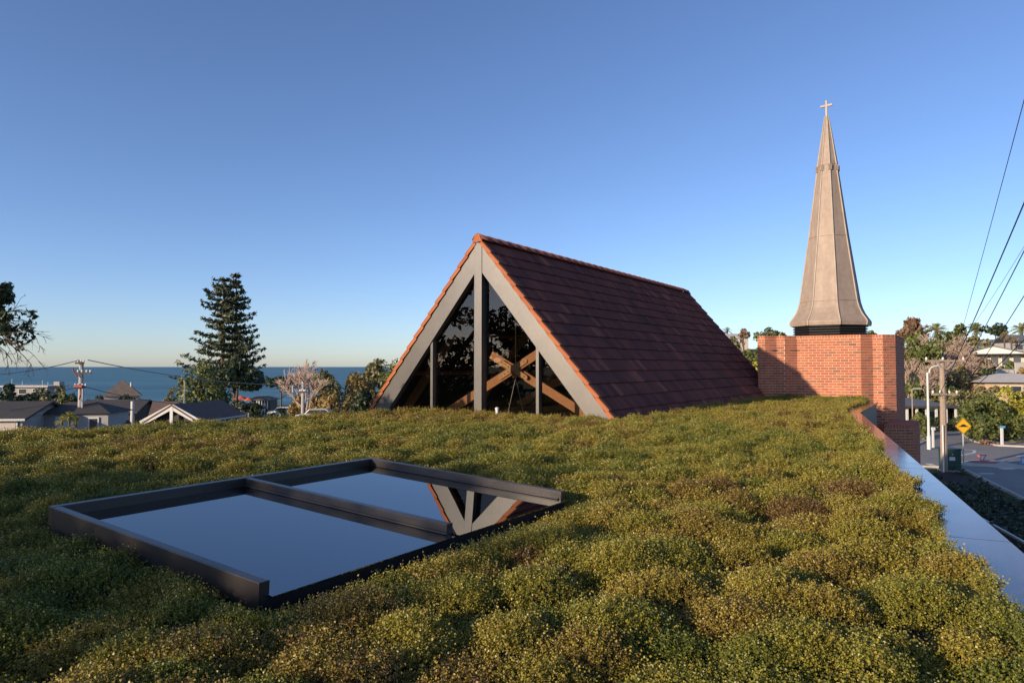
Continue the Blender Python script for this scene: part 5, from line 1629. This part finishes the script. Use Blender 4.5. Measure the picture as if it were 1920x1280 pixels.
m_ = MB(); m_.box(c8 - ey * 4.9 + ex * 1.8 + Vector((0, 0, zE8 - .1)), ex * 4.4, ey * 1.0, (0, 0, .08)); m_.build('veranda_roof', M['dkroof'], H8)
m_ = MB(); m_.box(c8 - ey * 5.2 + Vector((0, 0, zE8 - 2.9)), ex * 5.6, ey * 1.3, (0, 0, .15)); m_.build('deck', M['shingle'], H8)
for k in range(9):
    m_ = MB(); q = c8 - ey * 6.4 + ex * (-5 + k * 1.25); m_.box(q + Vector((0, 0, zE8 - 2.35)), ex * .04, ey * .04, (0, 0, .45)); m_.build('baluster', M['white'], H8)
m_ = MB(); m_.box(c8 - ey * 6.4 + Vector((0, 0, zE8 - 1.87)), ex * 5.2, ey * .05, (0, 0, .04)); m_.build('handrail', M['white'], H8)

D9 = 84; p9 = at(1900, 718, D9); H9 = thing('cream_house', (p9.x, D9, at(1900, 745, D9).z), 'low cream brick house with a pale roof above the street hedge', 'house')
ex, ey = ang(-14)
zE9, zR9 = at(1895, 717, D9).z, at(1920, 700, D9 + 4).z
c9 = Vector((at(1935, 718, D9).x, D9 + 4.0, 0))
house_box(H9, c9, ex, ey, 8.0, 7.0, zE9 - 2.6, zE9, M['palebrick'])
zz = Vector((0, 0, zE9)); b4 = [c9 + ex * a * 4.7 + ey * b * 4.2 + zz for a, b in ((-1, -1), (1, -1), (1, 1), (-1, 1))]
m_ = MB(); m_.add(b4 + [c9 - ex * 1.2 + Vector((0, 0, zR9)), c9 + ex * 1.2 + Vector((0, 0, zR9))], [(0, 1, 5, 4), (1, 2, 5), (2, 3, 4, 5), (3, 0, 4), (3, 2, 1, 0)]); m_.build('roof', M['palroof'], H9)
for a, w_ in ((-2.0, .6), (-.6, 1.3), (1.6, 1.3)): opening(H9, c9 - ey * 3.5 + ex * a + Vector((0, 0, zE9 - .95)), ex, -ey, w_, 1.1, M['white'], M['winglass'])

D10 = 150; p10 = at(1864, 642, D10); H10 = thing('hilltop_house', (p10.x, D10, at(1864, 655, D10).z), 'small white hilltop house front behind the olive shrub', 'house')
zt = at(1864, 637.5, D10).z
m_ = MB(); m_.abox(p10.x - 1.6, p10.x + 1.6, D10, D10 + 5, H10.location.z, zt); m_.build('wall', M['white'], H10)
m_ = MB(); m_.abox(p10.x - 1.9, p10.x + 1.9, D10 - .3, D10 + 5.3, zt, zt + .14); m_.build('roof', M['palroof'], H10)
for k in (-1, 0, 1): opening(H10, Vector((p10.x + k * .95, D10, zt - .8)), X_, -Y_, .6, .8, M['cream'], M['winglass'])
D11 = 128; p11 = at(1922, 645, D11); H11 = thing('dark_house', (p11.x, D11, at(1922, 660, D11).z), 'grey-roofed hilltop house behind the pale cabbage trees', 'house')
ze, zr = at(1922, 642, D11).z, at(1922, 626, D11).z
c11 = Vector((p11.x + .6, D11 + 3, 0)); house_box(H11, c11, X_, Y_, 5, 5, H11.location.z - 1.5, ze, M['greywall']); gable_roof(H11, c11, X_, Y_, 5, 5, ze, zr - ze, M['blroof'], .4)
opening(H11, c11 - Y_ * 2.5 + Vector((-1.2, 0, ze - .9)), X_, -Y_, 1.2, 1.0, M['white'], M['winglass'])
D12 = 132; p12 = at(1387, 632, D12); H12 = thing('hill_cottage', (p12.x, D12, tz(p12.x, D12)), 'little pale cottage on the skyline beside the rust-coloured tree', 'house')
ze, zr = at(1387, 631, D12).z, at(1387, 624, D12).z; c12 = Vector((p12.x, D12 + 3, 0)); house_box(H12, c12, X_, Y_, 4, 4, H12.location.z - .5, ze, M['cream']); gable_roof(H12, c12, X_, Y_, 4, 4, ze, zr - ze, M['palroof'], .3)
opening(H12, c12 - Y_ * 2 + Vector((.6, 0, ze - .8)), X_, -Y_, .8, .9, M['white'], M['winglass'])
# garden walls on the bank
def bank_wall(xa, xb, y, D, h, label):
    a, b = at(xa, y, D), at(xb, y, D); t_ = thing('garden_wall', (a.x, D, a.z - h), label, 'wall')
    m_ = MB(); m_.abox(a.x, b.x, D - .1, D + .1, a.z - h - .8, a.z); m_.build('wall', M['palroof'], t_)
    m_ = MB(); m_.abox(a.x - .05, b.x + .05, D - .14, D + .14, a.z + .002, a.z + .08); m_.build('wall_cap', M['concrete'], t_)
bank_wall(1853, 1900, 693, 94, 1.0, 'pale garden wall below the white gable house')
bank_wall(1903, 1935, 680, 96, 1.0, 'pale upper garden wall beside the bright green shrub')

# ------------------------------------------------------------------ poles, lamps, signs, wires
def power_pole(x, ytop, D, r_, label, arms, mat, lean=0):
    p = at(x, ytop, D); gz = tz(p.x, D)
    t_ = thing('power_pole', (p.x, D, gz), label, 'pole', None)
    m_ = MB(); m_.tube([(p.x + lean, D, gz - .4), (p.x + lean * .5, D, (gz + p.z) / 2), (p.x, D, p.z)], [r_ * 1.25, r_ * 1.1, r_ * .85], 10); m_.build('post', mat, t_)
    for (dz, w_, off) in arms:
        c_ = Vector((p.x + off, D - r_ - .05, p.z - dz))
        m_ = MB(); m_.abox(c_.x - w_, c_.x + w_, c_.y - .05, c_.y + .05, c_.z - .06, c_.z + .06); a_ = m_.build('crossarm', mat if mat is not M['concrete'] else M['bark'], t_)
        for f in (-.95, -.1, .95) if w_ > 1 else (-.9, -.35, .35, .9):
            m_ = MB(); m_.tube([c_ + Vector((f * w_, 0, .06)), c_ + Vector((f * w_, 0, .12)), c_ + Vector((f * w_, 0, .24))], [.04, .07, .05], 8); m_.build('insulator', M['insul'], a_)
        if w_ > 1:
            for s_ in (-1, 1):
                m_ = MB(); m_.bar(c_ + Vector((s_ * w_ * .5, 0, -.03)), c_ + Vector((s_ * .1, 0, -.55)), .04, .04); m_.build('brace', M['galv'], a_)
    return t_, p
M['polewood'] = m_plain('pole_wood', (0.33, 0.25, 0.19), .9, .2, 3)
PP, pp = power_pole(1766, 673, 44.0, .17, 'tall timber power pole with a crossarm behind the green cabinet', [(.12, 1.25, 0.05), (2.25, .85, 0)], M['polewood'])
m_ = MB(); m_.tube([(pp.x - .2, 43.75, GZ), (pp.x - .2, 43.75, GZ + 3.0)], .05, 8); m_.build('cable_guard', M['white'], PP)
P2, p2 = power_pole(153, 675, 50.0, .17, 'concrete power pole with a red-banded transformer platform beside the yuccas', [(.22, .32, 0), (.95, .5, .35), (1.95, .42, .1)], M['concrete'])
m_ = MB(); zt = at(153, 724, 50).z; m_.tube([(p2.x - .28, 49.7, zt), (p2.x + .32, 49.7, zt)], .13, 10); m_.build('transformer', M['redgear'], P2)
m_ = MB(); m_.tube([(p2.x + .1, 49.75, zt - .1), (p2.x + .16, 49.75, zt - .5), (p2.x + .05, 49.75, zt - .95)], .05, 8); m_.build('cable_tail', M['redgear'], P2)
m_ = MB(); m_.tube([(p2.x + .26, 49.78, zt - .1), (p2.x + .26, 49.78, zt - 2.6)], .045, 8); m_.build('conduit', M['white'], P2)
m_ = MB(); m_.tube([(p2.x - .1, 49.75, zt + .7), (p2.x - .32, 49.7, zt + 1.0), (p2.x - .42, 49.65, zt + 1.35)], .05, 6); m_.build('bracket', M['redgear'], P2)
P3, p3_ = power_pole(568.5, 716, 70.0, .17, 'pale concrete pole with a small street lamp above the golden shrubs', [(1.0, .3, 0)], M['concrete'])
def lamp_arm(t_, pts, head, r_=.035, mat='galv'):
    m_ = MB(); m_.tube(pts, r_, 8); m_.build('lamp_arm', M[mat], t_)
    a, b = head; m_ = MB(); m_.bar(a, b, .16, .1); l_ = m_.build('lamp_head', M['galv'], t_)
    m_ = MB(); m_.bar(Vector(a) + Vector((0, 0, -.06)), Vector(b) + Vector((0, 0, -.06)), .12, .04); m_.build('lamp_lens', M['white'], l_)
q = p3_
lamp_arm(P3, [(q.x, 69.8, q.z - .25), (q.x - .5, 69.7, q.z - .1), (q.x - .95, 69.7, q.z - .28), (q.x - 1.0, 69.7, q.z - .6)], ((q.x - 1.0, 69.7, q.z - .62), (q.x - .95, 69.7, q.z - 1.0)))
# near pole of the wires, just outside the picture
NP = Vector((10.9, 9.6, 0))
NPt = thing('power_pole', (NP.x, NP.y, GZ), 'timber power pole beside the hall that carries the overhead wires', 'pole')
m_ = MB(); m_.tube([(NP.x, NP.y, GZ - .4), (NP.x, NP.y, 8.2)], [.2, .14], 10); m_.build('post', M['polewood'], NPt)
def wire(pts, r_, label, mat='wire', cat='cable'):
    pts = [Vector(p) for p in pts]
    m_ = MB(); m_.tube(pts, r_, 5); o = m_.build('overhead_wire', M[mat], None, base=pts[0]); tag(o, label, cat, 'overhead wires'); return o
def sag(a, b, s_, n=14):
    a, b = Vector(a), Vector(b); return [a.lerp(b, f) - Vector((0, 0, s_ * 4 * f * (1 - f))) for f in np.linspace(0, 1, n)]
def along(xa, ya, Da, xb, yb, Db): return at(xa, ya, Da), at(xb, yb, Db)
def wire_px(x0, y0, D0, x1, y1, D1, r_, s_, label, mat='wire'):
    wire(sag(at(x0, y0, D0), at(x1, y1, D1), s_), r_, label, mat)
wire_px(1790, 668, 44, 2010, -150, 10.2, .010, .1, 'thin high wire rising steepest into the sky from the crossarm', 'wire')
wire_px(1760, 742, 43.6, 2060, 46, 9.9, .017, .22, 'thick black cable rising from the lower crossarm of the timber pole')
wire_px(1775, 742, 43.6, 2080, 150, 9.9, .013, .2, 'middle black wire from the lower crossarm of the timber pole')
wire_px(1766, 676, 43.7, 2080, 190, 10.0, .006, .5, 'faint thin wire from the middle insulator of the timber pole', 'cable_pale')
wire_px(1790, 748, 43.6, 2100, 262, 9.9, .012, .2, 'lower black wire passing the dark domed tree')
wire_px(1782, 762, 43.6, 2110, 440, 9.9, .014, .2, 'lowest black service cable crossing the cream brick house')
wire_px(1740, 676, 43.7, 1480, 655, 60, .010, .2, 'wire running from the crossarm behind the brick tower')
wire(sag(at(164, 674.5, 49.8), at(553, 721, 69.7), .5), .035, 'pale overhead cable between the transformer pole and the lamp pole', 'cable_pale')
wire(sag(at(148, 675, 49.8), at(-120, 706, 40), .35), .03, 'pale overhead cable leaving the transformer pole over the garage house', 'cable_pale')
wire(sag(at(150, 724, 49.8), at(-80, 745, 42), .4), .018, 'low black service wire over the garage house')
wire(sag(at(160, 725, 49.8), at(420, 757, 66), .5), .022, 'low black cable from the transformer past the pyramid roof')
wire(sag(at(148, 728, 49.8), at(62, 776, 47.6), .15), .014, 'service wire slanting down to the grey garage house')
for k, xx in enumerate((168, 172, 161)):
    pass
# street lamps
def street_lamp(x, yb, D, ytop, pts, head, label, r_, mat):
    p = on_z(x, yb, GZ); p = at(x, yb, D); zt = at(x, ytop, D).z
    t_ = thing('street_lamp', (p.x, D, GZ), label, 'street lamp')
    m_ = MB(); m_.tube([(p.x, D, GZ), (p.x, D, GZ + 1.1), (p.x, D, GZ + 1.15), (p.x, D, zt)], [r_ * 1.5, r_ * 1.5, r_, r_ * .75], 10); m_.build('column', mat, t_)
    lamp_arm(t_, [at(a, b, D) for a, b in pts], (at(*head[0], D), at(*head[1], D)), r_ * .6, 'white' if mat is M['white'] else 'galv')
street_lamp(1742, 841, 55.4, 698, [(1742, 699), (1743, 693), (1747, 688), (1755, 685.5), (1762, 684.5)], ((1760, 684.8), (1769, 683.8)), 'tall white street lamp column with a curved arm in front of the grey roof', .10, M['white'])
street_lamp(1711.5, 800, 70, 730, [(1711.5, 731), (1712.5, 728.5), (1716, 728)], ((1715, 728), (1728, 728)), 'slim brown street lamp beside the brick tower', .07, M['polewood'])
# traffic signs
def hump_sign():
    c_ = at(1806.5, 798.5, 44.0); t_ = thing('warning_sign', (c_.x, 44.0, GZ), 'yellow diamond road sign with a black hump symbol on a grey post', 'road sign')
    m_ = MB(); m_.tube([(c_.x, 44.06, GZ - .1), (c_.x, 44.06, c_.z + .3)], .04, 10); m_.build('post', M['galv'], t_)
    h_ = .53
    m_ = MB(); m_.prism([c_ + Vector((a * h_, 0, b * h_)) for a, b in ((0, 1), (1, 0), (0, -1), (-1, 0))], (0, .02, 0)); s_ = m_.build('sign_plate', M['yellow'], t_)
    m_ = MB()
    for (a, b) in (((0, 1), (1, 0)), ((1, 0), (0, -1)), ((0, -1), (-1, 0)), ((-1, 0), (0, 1))):
        p, q = [c_ + Vector((u * h_ * .93, -.003, v * h_ * .93)) for u, v in (a, b)]
        m_.bar(p, q, .006, .018, up=(q - p).cross(Vector((0, 1, 0))))
    m_.build('border', M['black'], s_)
    hump = [(-.32, -.05), (.32, -.05), (.32, -.01), (.20, .01), (.14, .07), (.06, .115), (-.06, .115), (-.14, .07), (-.20, .01), (-.32, -.01)]
    m_ = MB(); m_.prism([c_ + Vector((a, -.006, b)) for a, b in hump], (0, .004, 0)); m_.build('hump_symbol', M['black'], s_)
hump_sign()
def give_way():
    c_ = at(1841, 858, 48.0); gzz = ROADZ + .12; t_ = thing('give_way_sign', (c_.x, 48, gzz), 'red and white triangular give way sign low on the traffic island', 'road sign')
    w_ = .36
    tri = ((-1, .62), (1, .62), (0, -.95))
    m_ = MB(); m_.prism([c_ + Vector((a * w_, 0, b * w_)) for a, b in tri], (0, .02, 0)); s_ = m_.build('sign_plate', M['red'], t_)
    m_ = MB(); m_.prism([c_ + Vector((a * w_ * .66, -.006, b * w_ * .66 + .02)) for a, b in tri], (0, .004, 0)); m_.build('white_centre', M['white'], s_)
    m_ = MB(); m_.tube([(c_.x, 48.05, gzz - .1), (c_.x, 48.05, c_.z)], .035, 8); m_.build('post', M['orange'], t_)
give_way()
def name_post():
    b_ = on_z(1879, 837, GZ); t_ = thing('street_name_post', (b_.x, b_.y, GZ), 'white post with a small blue street name board before the hedge', 'sign')
    zt = at(1879, 801, b_.y).z
    m_ = MB(); m_.abox(b_.x - .08, b_.x + .08, b_.y - .08, b_.y + .08, GZ - .1, zt); m_.build('post', M['white'], t_)
    m_ = MB(); m_.abox(b_.x - .22, b_.x + .22, b_.y - .13, b_.y - .09, zt - .02, zt + .13); m_.build('name_board', M['blue'], t_)
name_post()
def white_post():
    b_ = on_z(1750, 840, GZ); t_ = thing('marker_post', (b_.x, b_.y, GZ), 'short white marker post beside the white street lamp', 'post')
    zt = at(1750, 801, b_.y).z
    m_ = MB(); m_.abox(b_.x - .06, b_.x + .06, b_.y - .06, b_.y + .09, GZ - .1, zt); m_.build('post', M['white'], t_)
    m_ = MB(); m_.abox(b_.x - .08, b_.x + .15, b_.y - .09, b_.y + .12, zt - .22, zt + .012); m_.build('head', M['white'], t_)
white_post()
def blue_sign():
    c_ = at(1920, 863, 47); t_ = thing('keep_left_sign', (c_.x, 47, ROADZ), 'small pale blue board at the far end of the traffic island', 'road sign')
    m_ = MB(); m_.box(c_, (.2, 0, 0), (0, .02, 0), (0, 0, .25)); m_.build('board', M['blue'], t_)
    m_ = MB(); m_.box(c_ + Vector((0, -.03, 0)), (.13, 0, 0), (0, .008, 0), (0, 0, .17)); m_.build('arrow_panel', M['white'], t_)
    m_ = MB(); m_.tube([(c_.x, 47.05, ROADZ), (c_.x, 47.05, c_.z)], .04, 8); m_.build('post', M['galv'], t_)
blue_sign()
def cabinet():
    b_ = on_z(1780, 881, GZ + .05); D = b_.y; t_ = thing('utility_cabinet', (b_.x, D, GZ), 'dark green roadside utility cabinet with a white label on its door', 'cabinet')
    zt = at(1780, 839.5, D).z; x0, x1 = at(1767, 860, D).x, at(1795, 860, D).x
    m_ = MB(); m_.abox(x0 - .06, x1 + .06, D - .46, D + .46, GZ - .1, GZ + .1); m_.build('plinth', M['concrete'], t_)
    m_ = MB(); m_.abox(x0, x1, D - .4, D + .4, GZ + .1, zt - .1); m_.build('body', M['green'], t_, bevel=.02)
    m_ = MB(); m_.abox(x0 - .04, x1 + .04, D - .45, D + .45, zt - .098, zt); m_.build('lid', M['green'], t_, bevel=.03)
    for s_ in (0, 1):
        a = x0 + .03 + s_ * (x1 - x0) / 2; m_ = MB(); m_.abox(a, a + (x1 - x0) / 2 - .05, D - .415, D - .4015, GZ + .16, zt - .16); d_ = m_.build('door', M['green'], t_)
    m_ = MB(); m_.abox(x0 + .18, x0 + .55, D - .425, D - .4165, GZ + .72, GZ + .95); m_.build('label_plate', M['white'], t_)
    m_ = MB(); m_.abox(x0 + .33, x0 + .45, D - .43, D - .4165, GZ + 1.08, GZ + 1.14); m_.build('handle', M['galv'], t_)
cabinet()
# black metal fence below the coping
def fence():
    a, b = at(1788, 943.5, 23.1), at(1920, 1015, 17.95)
    d_ = (b - a).normalized(); zt = (a.z + b.z) / 2
    a = Vector((a.x, a.y, zt)); d_ = Vector((d_.x, d_.y, 0)).normalized()
    t_ = thing('metal_fence', (a.x, a.y, GZ), 'black metal picket fence with square posts below the hall coping', 'fence')
    L = 11.0
    hh = zt - GZ
    for dz, nm in ((0, 'top_rail'), (-hh + .18, 'bottom_rail')):
        m_ = MB(); m_.bar(a + Vector((0, 0, dz)), a + d_ * L + Vector((0, 0, dz)), .07, .06); m_.build(nm, M['galv'] if dz == 0 else M['black'], t_)  # pale top rail stands in for the highlight on the black metal
    k = 0
    while k * 2.55 + .7 < L:
        p = a + d_ * (k * 2.55 + .7); m_ = MB(); m_.box(Vector((p.x, p.y, (GZ + zt + .08) / 2)), d_ * .045, d_.cross(ZV) * .045, (0, 0, (zt + .1 - GZ) / 2)); m_.build('post', M['black'], t_); k += 1
    src = None; n_ = int(L / .125)
    rl_ = root_loc(t_)
    for k in range(n_):
        p = a + d_ * (k + .5) * .125
        if src is None:
            m_ = MB(); m_.box((0, 0, 0), (.009, 0, 0), (0, .009, 0), (0, 0, (hh - .22) / 2)); src = m_.mesh('picket', M['black'])
        o = bpy.data.objects.new('picket', src); link(o, t_); o.location = Vector((p.x, p.y, GZ + .2 + (hh - .24) / 2)) - rl_
fence()
# planted bank between the hall and the street
def bank():
    r = np.random.default_rng(5)
    n = 26000
    # quadrilateral strip along the kerb
    A = [Vector((8.5, 8, 0)), Vector((16, 34, 0)), Vector((27, 43.5, 0)), kA + Vector((-.6, -.6, 0)), kB + Vector((-.6, 0, 0)), kC + Vector((-.4, 2, 0))]
    m_ = MB(); m_.add([(p.x, p.y, GZ + .05) for p in A], [tuple(range(len(A)))]); o = m_.build('garden_bed', M['soil']); tag(o, kind='structure')
    if o.data.polygons[0].normal.z < 0: o.data.flip_normals()
    xs = r.uniform(8, 30, n * 2); ys = r.uniform(8, 46, n * 2)
    ok = in_poly(xs, ys, A); xs, ys = xs[ok], ys[ok]
    ok = lowfreq(xs, ys, 1.1, vn_c) > .38; xs, ys = xs[ok], ys[ok]
    P_ = np.stack([xs, ys, GZ + .05 + .32 * r.random(len(xs))], -1)
    V, Q = leaf_cloud(P_, np.tile([0, 0, 1.0], (len(xs), 1)), .13, r, 2.2)
    o = link(bpy.data.objects.new('bank_planting', arr_mesh('bank_planting', V, Q, M['lf_dark']))); tag(o, 'dark strappy planting on the shaded bank beside the street', 'planting', kind='stuff')
bank()
print('script done')
